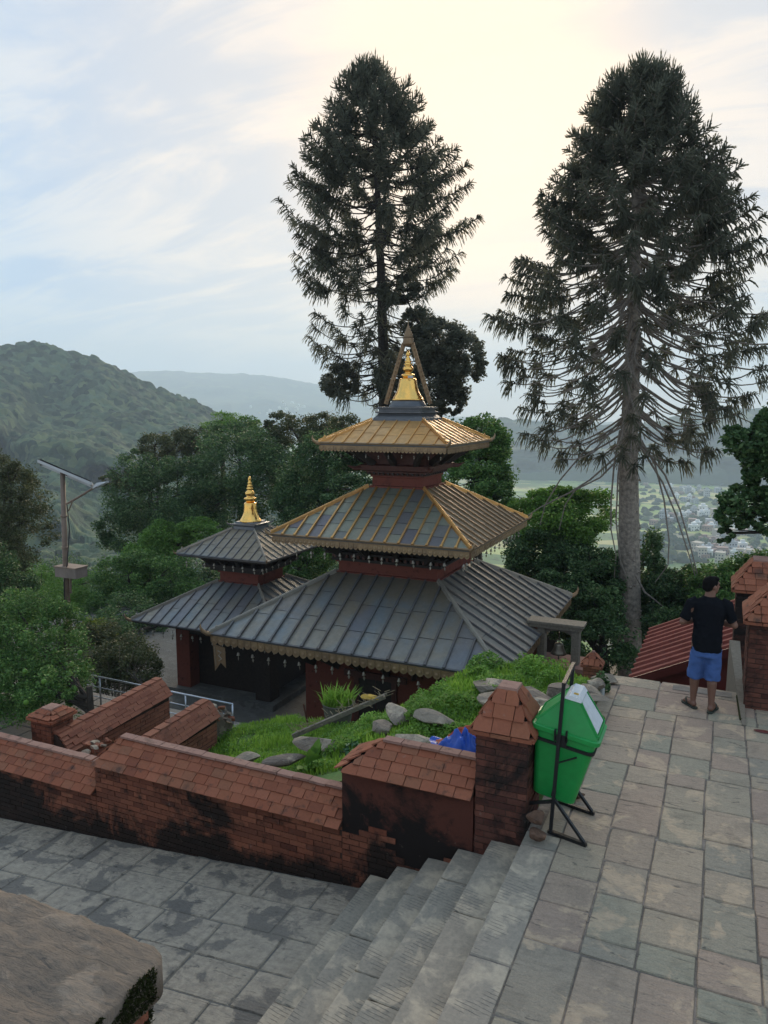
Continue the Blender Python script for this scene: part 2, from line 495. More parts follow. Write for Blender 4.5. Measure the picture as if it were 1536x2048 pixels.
# ---- valley floor: fields
m, g_ = new_mat('valley_fields')
p = pos(g_)
pv = g_.vmul(p, (1 / 62., 1 / 38., 0))
vor = g_.new('ShaderNodeTexVoronoi', {'Vector': pv, 'Scale': 1.0, 'Randomness': .75}, distance='CHEBYCHEV')
sepc = g_.new('ShaderNodeSeparateColor', {0: vor.outputs['Color']})
c = g_.ramp(sepc.outputs[0], [(0, (.12, .20, .06)), (.25, (.26, .36, .09)), (.45, (.42, .46, .14)), (.6, (.20, .20, .13)), (.72, (.46, .42, .17)), (.9, (.10, .17, .06))], 'CONSTANT')
vd = g_.new('ShaderNodeTexVoronoi', {'Vector': pv, 'Scale': 1.0, 'Randomness': .75}, distance='CHEBYCHEV', feature='DISTANCE_TO_EDGE') if False else None
nn = g_.noise(p, .012, 6, .6)
c = g_.mix(g_.mapr(nn, .54, .62, 0, .75), c, (.085, .11, .05))
nn2 = g_.noise(p, .05, 6, .7)
c = g_.mix(g_.mapr(nn2, .55, .63, 0, .75), c, (.05, .075, .035))
finish(g_, c, .95)
M['fields'] = m
xs = np.linspace(-2500, 2500, 60); ys = np.linspace(330, 4200, 60)
XX, YY = np.meshgrid(xs, ys, indexing='ij')
npobj('valley_floor', np.stack([XX, YY, -150 + (hnoise(XX, YY, 300, 5) - .5) * 3], -1), gridq(60, 60), M['fields'], smooth=True, kind='structure')

# ---- hills (polar sheets with real distance; forest canopy as relief)
def m_forest(name, c1, c2, s):
    m, g = new_mat(name)
    p = pos(g)
    n = g.noise(p, s, 6, .65)
    n2 = g.noise(p, s * .12, 5, .6)
    n3 = g.noise(p, s * 5, 3, .6)
    c = g.mix(g.mapr(n, .3, .7), c1, c2)
    c = g.mix(g.mapr(n2, .42, .62, 0, .5), c, scl(c2, 1.45))
    vr = g.new('ShaderNodeTexVoronoi', {'Vector': p, 'Scale': s * .9})
    sc_ = g.new('ShaderNodeSeparateColor', {0: vr.outputs['Color']})
    c = g.mix(g.mapr(sc_.outputs[0], 0, 1, 0, .85), c, scl(c1, .35))
    c = g.mix(g.mapr(sc_.outputs[1], .7, 1, 0, .7), c, (.15, .18, .07))
    finish(g, c, .95, 0, n3, .5, 1.0, .1)
    return m
M['forest'] = m_forest('forested_slope', (.026, .050, .030), (.10, .145, .075), .17)
M['far_forest'] = m_forest('far_forested_slope', (.03, .055, .03), (.06, .09, .05), .02)
def canopy(x, y, s):
    """cellular bumps like tree crowns"""
    gx = x / s; gy = y / s; best = np.full(x.shape, 9.0); hh = np.zeros(x.shape)
    bx = np.floor(gx); by = np.floor(gy)
    for i in (-1, 0, 1):
        for j in (-1, 0, 1):
            a = bx + i; b = by + j
            h1 = np.sin(a * 12.99 + b * 78.23) * 43758.5; h1 -= np.floor(h1)
            h2 = np.sin(a * 39.35 + b * 11.13) * 24634.6; h2 -= np.floor(h2)
            d = np.hypot(gx - a - h1, gy - b - h2)
            k = d < best
            hh = np.where(k, h1, hh); best = np.where(k, d, best)
    return np.sqrt(np.maximum(0, 1 - best * best * 1.1)) * (.55 + .45 * hh)
def ridge_hill(name, ridge, y_base, d_near, d_far, nu, nv, mat, bump, cell, spur=.12, seed=1, px0=None, px1=None):
    """ridge: [(px, py)] skyline; the slope runs from d_near (base) to d_far (ridge), then falls away behind"""
    P0 = px0 if px0 is not None else ridge[0][0]; P1 = px1 if px1 is not None else ridge[-1][0]
    U = np.linspace(P0, P1, nu)
    ry = np.interp(U, [a for a, b in ridge], [b for a, b in ridge])
    by = np.interp(U, [a for a, b in y_base], [b for a, b in y_base])
    def el_az(px, py):
        a = (px - 768) / FOC; b = (1024 - py) / FOC
        h = math.cos(PITCH) + b * math.sin(PITCH); z = -math.sin(PITCH) + b * math.cos(PITCH)
        x = -math.sin(YAW) * h + math.cos(YAW) * a; y = math.cos(YAW) * h + math.sin(YAW) * a
        r = np.hypot(x, y)
        return x / r, y / r, z / r
    V = []
    T = np.linspace(0, 1, nv)
    for t in T:
        py = by + (ry - by) * t
        x, y, z = el_az(U, py)
        d = d_near + (d_far - d_near) * (t ** 1.15)
        sp = (hnoise(U, U * 0 + t * 900, 130, seed) - .5) * 2 * spur * math.sin(math.pi * t) + (hnoise(U, U * 0 + t * 600, 45, seed + 3) - .5) * spur * .8 * math.sin(math.pi * t)
        d = d * (1 + sp)
        V.append(np.stack([x * d, y * d, EYE + z * d], -1))
    x, y, z = el_az(U, ry)
    for k in range(1, 7):
        d = d_far * (1 + .035 * k)
        V.append(np.stack([x * d, y * d, EYE + z * d_far - (d - d_far) * .6], -1))
    V = np.stack(V, 1)
    core_rows = slice(0, None)
    if bump:
        cn = canopy(V[..., 0], V[..., 1], cell) * bump + canopy(V[..., 0] + 31, V[..., 1] + 7, cell * .5) * bump * .35
        cn = cn + (hnoise(V[..., 0], V[..., 1], cell * 9, seed + 5) - .5) * bump * 1.6
        V[..., 2] += cn
    V[:, 0, 2] = -156; V[-1, :, 2] = -156
    return npobj(name, V, gridq(nu, nv + 6), mat, smooth=False, kind='structure')
ridge_hill('forested_hill', [(-500, 800), (-250, 735), (-100, 715), (0, 712), (70, 707), (120, 714), (200, 734), (270, 762), (330, 792), (400, 822), (440, 842), (520, 880), (640, 935), (760, 985), (900, 1040)],
           [(-500, 1250), (0, 1230), (300, 1200), (900, 1100)], 260, 780, 560, 430, M['forest'], 8.0, 9.0)
ridge_hill('far_blue_ridge', [(-400, 760), (0, 745), (265, 750), (330, 745), (400, 748), (480, 750), (560, 760), (650, 776), (740, 800), (830, 828), (960, 841), (1100, 846), (1250, 850), (1400, 846), (1800, 850)],
           [(-400, 1000), (1800, 965)], 2600, 5200, 260, 60, M['far_forest'], 14, 45, .08, 4)
ridge_hill('blue_hill_spur', [(860, 905), (930, 862), (985, 843), (1080, 850), (1200, 860), (1300, 852), (1391, 833), (1447, 821), (1536, 825), (1700, 800), (2000, 790)],
           [(860, 968), (2000, 958)], 1620, 2050, 340, 70, M['far_forest'], 12, 30, .08, 9)

# ---- haze
m = bpy.data.materials.new('valley_haze'); m.use_nodes = True
m.node_tree.nodes.clear(); gh = N(m.node_tree)
pvn = gh.new('ShaderNodeVolumePrincipled', {'Color': (.72, .86, 1.0, 1), 'Density': .00030, 'Anisotropy': .1})
gh.new('ShaderNodeOutputMaterial', {'Volume': pvn.outputs[0]})
obj('haze', box(-6500, 6500, -40, 6300, -153, 420), m, kind='stuff')

# ---- paving
def slab_mesh(name, mat, seed, n=4, jit=.012, bev=.03, zb=-.22):
    r = random.Random(seed)
    top, bot = [], []
    pts = []
    cs = [(-.5, -.5), (.5, -.5), (.5, .5), (-.5, .5)]
    for k in range(4):
        a, b = cs[k], cs[(k + 1) % 4]
        for i in range(n):
            t = i / n
            px = a[0] + (b[0] - a[0]) * t; py = a[1] + (b[1] - a[1]) * t
            if i == 0: px *= 1 - r.uniform(0, .02); py *= 1 - r.uniform(0, .02)
            j = r.uniform(-jit, jit * .3)
            px += -j * (1 if px < 0 else -1) if abs(px) > .49 else 0
            py += -j * (1 if py < 0 else -1) if abs(py) > .49 else 0
            pts.append((px, py))
    K = len(pts)
    V = [(x, y, -1.) for x, y in pts] + [(x, y, zb) for x, y in pts] + [(x * (1 - bev), y * (1 - bev), r.uniform(-.02, .02) * abs(zb) * 4) for x, y in pts]
    F = [(i, (i + 1) % K, K + (i + 1) % K, K + i) for i in range(K)] + [(K + i, K + (i + 1) % K, 2 * K + (i + 1) % K, 2 * K + i) for i in range(K)] + [tuple(range(2 * K, 3 * K))]
    return mdata(name, V, F, mat)
def slabs(parent, name, mat, cells, zf, th=.05, gap=.014, slope=0., seed=0, mats=None, jz=.004):
    r = random.Random(seed)
    mm = mats or [mat]
    var = [slab_mesh(name, q, seed * 7 + i, bev=.03 if th < .1 else .012, zb=-.22 if th < .1 else -.05, jit=.012 if th < .1 else .006) for i in range(5) for q in mm]
    for (x0, x1, y0, y1) in cells:
        o = bpy.data.objects.new(name, r.choice(var))
        xm, ym = (x0 + x1) / 2, (y0 + y1) / 2
        o.location = (xm, ym, zf(xm, ym) + r.uniform(-jz, jz))
        o.scale = ((x1 - x0 - gap) / math.cos(slope), y1 - y0 - gap, th)
        o.rotation_euler = (r.uniform(-.006, .006), -slope + r.uniform(-.006, .006), 0)
        link(o, parent)
m, gg = new_mat('grooved_stair_stone')
p = pos(gg)
r_ = orand(gg)
c = gg.ramp(r_, [(0, (.34, .30, .235)), (.5, (.37, .31, .24)), (1, (.31, .28, .225))])
b_ = gg.noise(p, 26, 6, .7)
c = gg.mix(gg.mapr(b_, .25, .75, 0, .5), c, (.05, .055, .055))
a_ = gg.noise(p, 2.6, 8, .62, .4)
sm = gg.math('MULTIPLY', gg.mapr(a_, .50, .57, 0, .85), gg.mapr(gg.noise(p, 14, 6, .7), .3, .6, .3, 1))
c = gg.mix(sm, c, (.50, .41, .30))
rot = gg.new('ShaderNodeMapping', {'Vector': p, 'Rotation': (0, 0, .16)})
wv = gg.new('ShaderNodeTexWave', {'Vector': rot.outputs[0], 'Scale': 9.0, 'Distortion': 1.3, 'Detail': 2.0, 'Detail Scale': 2.0}, wave_type='BANDS', bands_direction='Y')
gm = gg.math('MULTIPLY', gg.mapr(wv.outputs['Fac'], .09, .02, 0, 1), gg.math('MULTIPLY', gg.mapr(gg.noise(p, 2.1, 2), .53, .57, 0, 1), gg.mapr(gg.noise(p, 9, 4, .6), .38, .5, 0, 1)))
c = gg.mix(gg.math('MULTIPLY', gm, .6), c, (.05, .055, .055))
hh = gg.math('SUBTRACT', gg.math('MULTIPLY', b_, .5), gg.math('MULTIPLY', gm, 1.0))
finish(gg, c, .72, 0, hh, .5, .02, .35)
M['groove'] = m
patio = obj('patio', join(box(-1.30, 4.5, .5, 10.66, -.9, -.012), box(-1.42, -1.30, .5, 7.4, -.9, -.012)), M['joint'], kind='structure')
cells = []
colx = [-1.12, -.73, -.35, .035, .42, .80, 1.19, 1.58, 1.97, 2.36, 2.75]
rr = random.Random(5)
def fill(cols, ya, yb, hs):
    for i in range(len(cols) - 1):
        y = ya
        first = True
        while y < yb - 1e-6:
            h = rr.choice(hs) * (rr.uniform(.35, 1) if first else 1); first = False
            y1 = y + h
            if yb - y1 < .22: y1 = yb
            ym = (y + y1) / 2; wb = lambda k: .014 * math.sin(ym * 2.1 + k * 2.6) * (k > 0)
            cells.append((cols[i] + wb(i), cols[i + 1] + wb(i + 1), y, y1)); y = y1
fill([-1.12, -.70, -.33, .05, .44, .86, 1.25, 1.66, 2.05, 2.5], .6, 4.9, (.42, .5, .6, .78))
fill([-1.12, -.73, -.35, .035, .42, .80, 1.19, 1.58, 1.97, 2.36, 2.75], 4.9, 7.95, (.40, .46, .54, .62))
fill([-1.12, -.69, -.34, .06, .43, .81, 1.22, 1.60, 2.0, 2.4], 7.95, 9.55, (.40, .46, .56))
fill([-1.12, -.60, .0, .55, 1.1, 1.7, 2.3], 9.55, 10.34, (.26, .38))
y = .6
while y < 6.2:
    y1 = min(y + rr.choice((.62, .75, .85)), 6.26); cells.append((-1.425, -1.12, y, y1)); y = y1
y = 6.3
while y < 10.2:
    y1 = min(y + rr.choice((.5, .62)), 10.34); cells.append((-1.31, -1.12, y, y1)); y = y1
x = -1.31
while x < 2.7:
    x1 = x + rr.choice((.5, .62, .7)); cells.append((x, x1, 10.34, 10.70)); x = x1
slabs(patio, 'paving_slab', M['paver'], [c_ for c_ in cells if c_[0] > -1.4 or c_[2] > 6.27], lambda x, y: 0.0, seed=3, gap=.009, jz=.004)
slabs(patio, 'edge_stone', M['groove'], [c_ for c_ in cells if c_[0] < -1.4 and c_[2] < 6.27], lambda x, y: 0.0, seed=4, gap=.004, jz=.002)
# cement smears and a raised grate strip near the parapet
obj('threshold_slab', box(-.45, .28, 10.44, 10.62, .0, .006), M['plaza'], patio)

# ---- staircase
nos = [-1.42, -1.73, -2.05, -2.35, -2.67, -2.96]
stair = obj('staircase', join(*[box(nos[k], nos[k - 1], .5, 6.262, -1.3, -.17 * k - .045) for k in range(1, 6)]), M['joint'], kind='structure')
for k in range(0, 6):
    x0 = nos[k]; x1 = nos[k - 1] if k else None
    if k == 0: continue
    y = .5 + rr.uniform(0, .5)
    cl = []
    while y < 6.26:
        y1 = min(y + rr.choice((1.0, 1.25, 1.5)), 6.262)
        if 6.262 - y1 < .3: y1 = 6.262
        cl.append((x0 - .018, x1 + .01, y, y1)); y = y1
    slabs(stair, 'step_stone', M['groove'], cl, lambda xx, yy, k=k: -.17 * k, th=.155, gap=.003, seed=20 + k, jz=.001)
cl = []
y = .6
while y < 6.2:
    y1 = min(y + rr.choice((.7, .9)), 6.262); cl.append((-1.437, -1.32, y, y1)); y = y1
riser = obj('top_riser', box(-1.428, -1.415, .5, 6.262, -.168, -.05), M['step'], stair)

# ---- lower path, falling to the left
SL = .093
def pz(x, y=0): return -1.02 + (x + 2.96) * SL
path = obj('lower_path', hexa([(-14, -1, pz(-14) - .6), (-2.9, -1, -1.6), (-2.9, 6.5, -1.6), (-14, 6.5, pz(-14) - .6),
                              (-14, -1, pz(-14) - .012), (-2.9, -1, pz(-2.9) - .012), (-2.9, 6.5, pz(-2.9) - .012), (-14, 6.5, pz(-14) - .012)]), M['pathjoint'], kind='structure')
cells = []
y = 6.25
for row in range(13):
    h = rr.choice((.40, .44, .5)); x = -2.975 - (0 if row % 2 else .0); first = rr.choice((.45, .62))
    x1 = x
    while x1 > -9.6:
        w = first if x1 == x else rr.choice((.62, .70, .80)); cells.append((x1 - w, x1, y - h, y)); x1 -= w
    y -= h
slabs(path, 'path_slab', M['path'], cells, pz, slope=SL, seed=9, gap=.010)

# ---- foreground plinth with rounded corner, mossy side of brick
def plinth():
    t = obj('upper_plinth', join(box(-7.0, -2.50, -.6, 2.62, -2.0, .82)), M['mortar'], kind='structure')
    r = random.Random(3)
    for k in range(10):      # brick courses of the side that faces the stairs
        z0 = .82 - (k + 1) * .085
        y = -.4 + (k % 2) * .12
        while y < 2.55:
            y1 = min(y + .23, 2.62)
            obj('brick', box(-2.54, -2.475 + r.uniform(-.015, .015), y + .004, y1 - .004, z0 + .004, z0 + .078), M['brick'], t)
            y += .23
    nx, ny = 150, 150
    X = np.linspace(-5.6, -2.45, nx); Y = np.linspace(-.6, 2.77, ny)
    XX, YY = np.meshgrid(X, Y, indexing='ij')
    # round the outer corner
    e = .14; cx_, cy_ = -2.45 - e, 2.77 - e
    ddx = np.maximum(XX - cx_, 0); ddy = np.maximum(YY - cy_, 0)
    mx = np.maximum(ddx, ddy); L = np.hypot(ddx, ddy) + 1e-9
    s = np.where((ddx > 0) & (ddy > 0), mx / L, 1)
    PX = np.where(XX > cx_, cx_ + ddx * s, XX); PY = np.where(YY > cy_, cy_ + ddy * s, YY)
    edge = np.minimum(-2.45 - XX, 2.77 - YY)
    Z = 1.0 + (hnoise(PX, PY, .30, 2) - .5) * .035 + (hnoise(PX, PY, .11, 3) - .5) * .026 + (hnoise(PX, PY, .045, 5) - .5) * .014 - np.exp(-edge / .035) * .028
    top = np.stack([PX, PY, Z], -1)
    W = np.array(top); W[..., 2] = .80 + (hnoise(PX, PY, .1, 8) - .5) * .02
    nV = nx * ny
    V = np.concatenate([top.reshape(-1, 3), W.reshape(-1, 3)])
    q = gridq(nx, ny)
    b1 = np.array([[(nx - 1) * ny + j, (nx - 1) * ny + j + nV, (nx - 1) * ny + j + 1 + nV, (nx - 1) * ny + j + 1] for j in range(ny - 1)])
    b2 = np.array([[i * ny + ny - 1, (i + 1) * ny + ny - 1, (i + 1) * ny + ny - 1 + nV, i * ny + ny - 1 + nV] for i in range(nx - 1)])
    npobj('top_slab', V, np.concatenate([q, b1, b2, q[:, ::-1] + nV]), M['plinth'], t)
    # second, slightly higher slab at the near left
    npq = []
    X = np.linspace(-5.6, -2.95, 22); Y = np.linspace(-.6, 1.98, 20)
    XX, YY = np.meshgrid(X, Y, indexing='ij')
    edge = np.minimum(-2.95 - XX + (hnoise(YY, XX, .2, 4) - .5) * .1, 1.98 - YY + (hnoise(XX, YY, .2, 6) - .5) * .1)
    Z = 1.055 + (hnoise(XX, YY, .3, 12) - .5) * .02 - np.exp(-np.maximum(edge, 0) / .03) * .06
    npobj('second_slab', np.stack([XX, YY, Z], -1), gridq(22, 20), M['plinth'], t)
    return t
pl = plinth()
m, gg = new_mat('plinth_moss')
p = pos(gg); n = gg.noise(p, 40, 5, .7)
finish(gg, gg.mix(n, (.010, .016, .005), (.045, .050, .015)), .95, 0, n, .8, .02, .1)
M['moss'] = m
V = []; 
for i in range(36000):
    y = rnd.uniform(.3, 2.7); z = 1.0 - abs(rnd.gauss(0, .26)); x = -2.45 - (.03 if z < .82 else 0) + rnd.uniform(-.005, .01)
    if y > 2.63: continue
    if hnoise(y, z, .16, 4) < .30: continue
    s = rnd.uniform(.0025, .007)
    a = [Vector((rnd.gauss(0, s), rnd.gauss(0, s), rnd.gauss(0, s))) for _ in range(4)]
    V += [Vector((x, y, z)) + q for q in a]
npobj('moss', np.array([tuple(v) for v in V]), np.arange(len(V)).reshape(-1, 4), M['moss'], pl, kind='stuff')

# ---- courtyard and plaza
court = obj('temple_courtyard', box(-26, 1.5, 9.0, 26.8, -5.6, COURT_Z), M['court'], kind='structure')
plaza = obj('left_plaza', box(-26, -7.9, 6.6, 13.2, -5.3, PLAZA_Z), M['plaza'], kind='structure')
cells = []
for i in range(20):
    for j in range(12):
        cells.append((-9.0 - .62 * (i + 1), -9.0 - .62 * i, 7.0 + .5 * j, 7.5 + .5 * j))
slabs(plaza, 'plaza_slab', M['plaza'], cells, lambda x, y: PLAZA_Z + .05, seed=31, gap=.03)

M['turf'] = m_simple('mossy_turf', (.14, .22, .06), .95, 0, 6, .4, .6, .05)
# ---- grassy mound between wall and temple
def mound_z(x, y):
    x = np.asarray(x, float); y = np.asarray(y, float)
    base = np.interp(x, [-8.5, -7, -5.6, -4.7, -4.0, -3.2, -2.4, -1.3], [-1.6, -1.45, -1.15, -.85, -.38, -.06, .0, -.06])
    crest = np.interp(x, [-8.5, -7, -6, -4, -2.7, -1.3], [9.3, 9.7, 9.9, 9.0, 10.2, 10.5])
    z = base + (hnoise(x, y, .9, 4) - .5) * .16 + (hnoise(x, y, .35, 6) - .5) * .06
    z = z + .06 * np.clip((y - 7.0) / 2, 0, 1) * np.clip((x + 4.6) / 1.5, 0, 1) * np.clip((-1.8 - x) / .6, 0, 1)
    z = z - .4 * ((x > -1.47) & (y < 7.5))
    f = np.maximum(y - crest, 0)
    z = z - f * 1.15 - .0
    return np.maximum(z, COURT_Z - .05)
xs = np.linspace(-8.9, -1.31, 110); ys = np.linspace(6.6, 14.6, 110)
XX, YY = np.meshgrid(xs, ys, indexing='ij')
npobj('grassy_mound', np.stack([XX, YY, mound_z(XX, YY)], -1), gridq(110, 110), M['turf'], smooth=True, kind='structure')
obj('mound_fill', box(-1.34, 4.5, 10.60, 10.66, -5.3, -.06), M['temple_brick'], kind='structure')

# ================================================================== WALLS
brick_cache = {}
def unit_brick(mat, seed):
    k = (mat.name, seed)
    if k not in brick_cache:
        r = random.Random(seed)
        V, F = box(-.5, .5, -.5, .5, -.5, .5)
        V = [(x * (1 + r.uniform(-.03, .01)), y, z * (1 + r.uniform(-.12, .03))) for x, y, z in V]
        brick_cache[k] = mdata('brick', V, F, mat)
    return brick_cache[k]
def brick_face(parent, p0, u, n, length, zb, zt, mat, bl=.20, ch=.063, proud=.008, dep=.06, seed=0, gap=.007, skip=None, name='brick'):
    """bricks on a vertical face; zb(t) bottom height at distance t along u"""
    r = random.Random(seed)
    p0 = Vector(p0); u = Vector(u); n = Vector(n)
    ang = math.atan2(u.y, u.x)
    cnt = 0
    z = zt; row = 0
    zmin = min(zb(0), zb(length))
    while z - ch > zmin - ch:
        t = -(bl / 2 if row % 2 else 0) - r.uniform(0, .02)
        while t < length:
            a, b = max(t, 0), min(t + bl, length)
            t += bl
            if b - a < .03: continue
            tm = (a + b) / 2; zm = z - ch / 2
            if zm < zb(tm) - ch * .6: continue
            if skip and skip(tm, zm): continue
            o = bpy.data.objects.new(name, unit_brick(mat, r.randint(0, 5)))
            c = p0 + u * tm + n * (proud - dep / 2 + r.uniform(-.004, .004))
            o.location = (c.x, c.y, zm)
            o.scale = (b - a - gap, dep, ch - gap)
            o.rotation_euler = (0, 0, ang + r.uniform(-.01, .01))
            link(o, parent); cnt += 1
        z -= ch; row += 1
    return cnt
def tile_unit(mat, name='coping_tile', seed=0):
    k = (mat.name, name, seed)
    if k not in brick_cache:
        r = random.Random(seed + 50)
        V = [(x + r.uniform(-.012, .012), y + r.uniform(-.012, .012), z) for x, y, z in box(-.5, .5, -.5, .5, 0, 1)[0]]
        brick_cache[k] = mdata(name, V, BF, mat)
    return brick_cache[k]
def place_tile(parent, mat, c, x, y, z, sx, sy, sz, name, r):
    """unit tile with local axes x (along eave), y (up the slope), z (normal)"""
    o = bpy.data.objects.new(name, tile_unit(mat, name, r.randint(0, 5)))
    m3 = Matrix((x, y, z)).transposed()
    o.rotation_euler = (m3 @ Matrix.Rotation(r.uniform(-.02, .02), 3, 'Z') @ Matrix.Rotation(r.uniform(-.015, .015), 3, 'X')).to_euler()
    o.location = c
    o.scale = (sx, sy, sz)
    link(o, parent)
def tile_slope(parent, A, B, C, D, rows, tw, mat, seed, name='coping_tile', th=.014, over=1.12):
    """tiles over the quad A(left eave) B(right eave) C(right ridge) D(left ridge); rows are clipped to its slanting ends"""
    r = random.Random(seed)
    A, B, C, D = map(Vector, (A, B, C, D))
    x = (B - A).normalized()
    up = ((C + D) / 2 - (A + B) / 2); up = (up - x * up.dot(x)); H = up.length; y = up.normalized(); z = x.cross(y).normalized()
    if z.z < 0: z = -z
    L = (B - A).length
    dl = (D - A).dot(x); dr = (C - A).dot(x)
    for k in range(rows):
        v0 = k / rows; vm = (k + .4) / rows
        l0 = dl * vm; l1 = L + (dr - L) * vm
        if l1 - l0 < .02: continue
        n = max(1, round((l1 - l0) / tw))
        edges = [l0] + [l0 + (l1 - l0) * (i + (.5 if k % 2 and n > 1 else 0)) / n for i in range(n + 1)] + [l1]
        edges = sorted(set(round(e, 4) for e in edges if l0 - 1e-6 <= e <= l1 + 1e-6))
        for a, b in zip(edges, edges[1:]):
            if b - a < .015: continue
            hh = H / rows * over
            c = A + x * (a + b) / 2 + y * (v0 * H + hh / 2) + z * (.010 + r.uniform(-.002, .004))
            tilt = -.10
            y2 = (y + z * tilt).normalized(); z2 = x.cross(y2); 
            if z2.z < 0: z2 = -z2
            v1e = min(1.0, v0 + over / rows)
            if (dl or abs(dr - L) > 1e-4) and (a < dl * v1e or b > L + (dr - L) * v1e or k == rows - 1):
                # end tiles are cut to the slanting hip
                lim = lambda q: (dl * q / H, L + (dr - L) * q / H)
                poly = [(a + .003, v0 * H), (b - .003, v0 * H), (b - .003, v1e * H), (a + .003, v1e * H)]
                poly = clip_poly(poly, lambda q: q[0] - lim(q[1])[0])
                if poly: poly = clip_poly(poly, lambda q: lim(q[1])[1] - q[0])
                if len(poly) < 3: continue
                lift = r.uniform(0, .004)
                pts = [A + x * p_ + y * q_ + z * (.008 + lift + .022 * (1 - (q_ - v0 * H) / hh)) for p_, q_ in poly]
                obj(name, prism(pts, -z, th), mat, parent); continue
            place_tile(parent, mat, c + z * .004, x, y2, x.cross(y2), b - a - .006, hh, th, name, r)
def clip_poly(poly, f):
    out = []
    for i in range(len(poly)):
        a, b = poly[i - 1], poly[i]
        fa, fb = f(a), f(b)
        if (fa >= 0) != (fb >= 0):
            t = fa / (fa - fb); out.append((a[0] + (b[0] - a[0]) * t, a[1] + (b[1] - a[1]) * t))
        if fb >= 0: out.append(b)
    return out
def coping_wall(name, label, x0, x1, zr, ze, hipL=0., hipR=0., plaster=False, seed=0, rows=4, yf=6.27, yb=6.77, group=None, zcap=None):
    """stepped brick wall section with tiled ridge coping. zr ridge height, ze eave height"""
    zb = lambda t: pz(min(x0 + t, -2.9)) if (x0 + t) < -2.96 else -.17 * min(5, math.ceil(max(0, (-1.42 - (x0 + t))) / .31)) - .0
    t = thing(name, label, 'wall', (x0, yf, -1.2), group)
    zl = min(zb(0), zb(x1 - x0)) - .3
    obj('core', box(x0, x1, yf + .004, yb, zl - .6, ze + .02), M['plaster'] if plaster else M['mortar'], t)
    sk = None
    if plaster: sk = lambda tt, z: z > -.45 + .5 * (hnoise(tt, z, .25, 5) - .5)
    brick_face(t, (x0, yf, 0), (1, 0, 0), (0, -1, 0), x1 - x0, zb, ze + .02, M['brick'], seed=seed, skip=sk)
    yr = (yf + yb) / 2; oh = .075
    ya, yc = yf - oh, yb + oh
    # bed under the tiles
    V = [(x0, ya + .02, ze), (x1, ya + .02, ze), (x1, yc - .02, ze), (x0, yc - .02, ze), (x0 + hipL, yr - .01, zr - .02), (x1 - hipR, yr - .01, zr - .02), (x1 - hipR, yr + .01, zr - .02), (x0 + hipL, yr + .01, zr - .02)]
    obj('coping_bed', (V, BF), M['mortar'], t)
    tile_slope(t, (x0, ya, ze - .015), (x1, ya, ze - .015), (x1 - hipR, yr, zr), (x0 + hipL, yr, zr), rows, .165, M['tile'], seed)
    tile_slope(t, (x1, yc, ze - .015), (x0, yc, ze - .015), (x0 + hipL, yr, zr), (x1 - hipR, yr, zr), rows, .165, M['tile'], seed + 1)
    if hipL: tile_slope(t, (x0 - .05, yc, ze - .015), (x0 - .05, ya, ze - .015), (x0 + hipL, yr - .02, zr), (x0 + hipL, yr + .02, zr), rows, .165, M['tile'], seed + 2)
    if hipR: tile_slope(t, (x1 + .05, ya, ze - .015), (x1 + .05, yc, ze - .015), (x1 - hipR, yr + .02, zr), (x1 - hipR, yr - .02, zr), rows, .165, M['tile'], seed + 3)
    # ridge caps
    r = random.Random(seed + 9)
    x = x0 + hipL
    while x < x1 - hipR - .02:
        xe = min(x + .20, x1 - hipR)
        o = bpy.data.objects.new('ridge_tile', tile_unit(M['tile_pale'], 'ridge_tile', r.randint(0, 4)))
        o.location = ((x + xe) / 2, yr, zr + .004 + r.uniform(-.003, .003)); o.scale = (xe - x - .006, .105, .026)
        o.rotation_euler = (0, r.uniform(-.02, .02), r.uniform(-.02, .02))
        link(o, t)
        x = xe
    return t
coping_wall('coped_brick_wall', 'long low brick wall section with tiled coping at the left edge of the picture, lowest of the stepped sections', -10.2, -6.62, -.56, -.80, seed=1)
coping_wall('coped_brick_wall', 'long brick wall section with tiled coping in the middle, between the lowest section and the plastered one', -6.62, -3.30, -.16, -.42, hipL=.22, seed=2)
coping_wall('coped_brick_wall', 'short plastered wall section with hipped tile coping beside the green bin pillar', -3.30, -1.93, .46, .20, hipL=.36, plaster=True, seed=3)

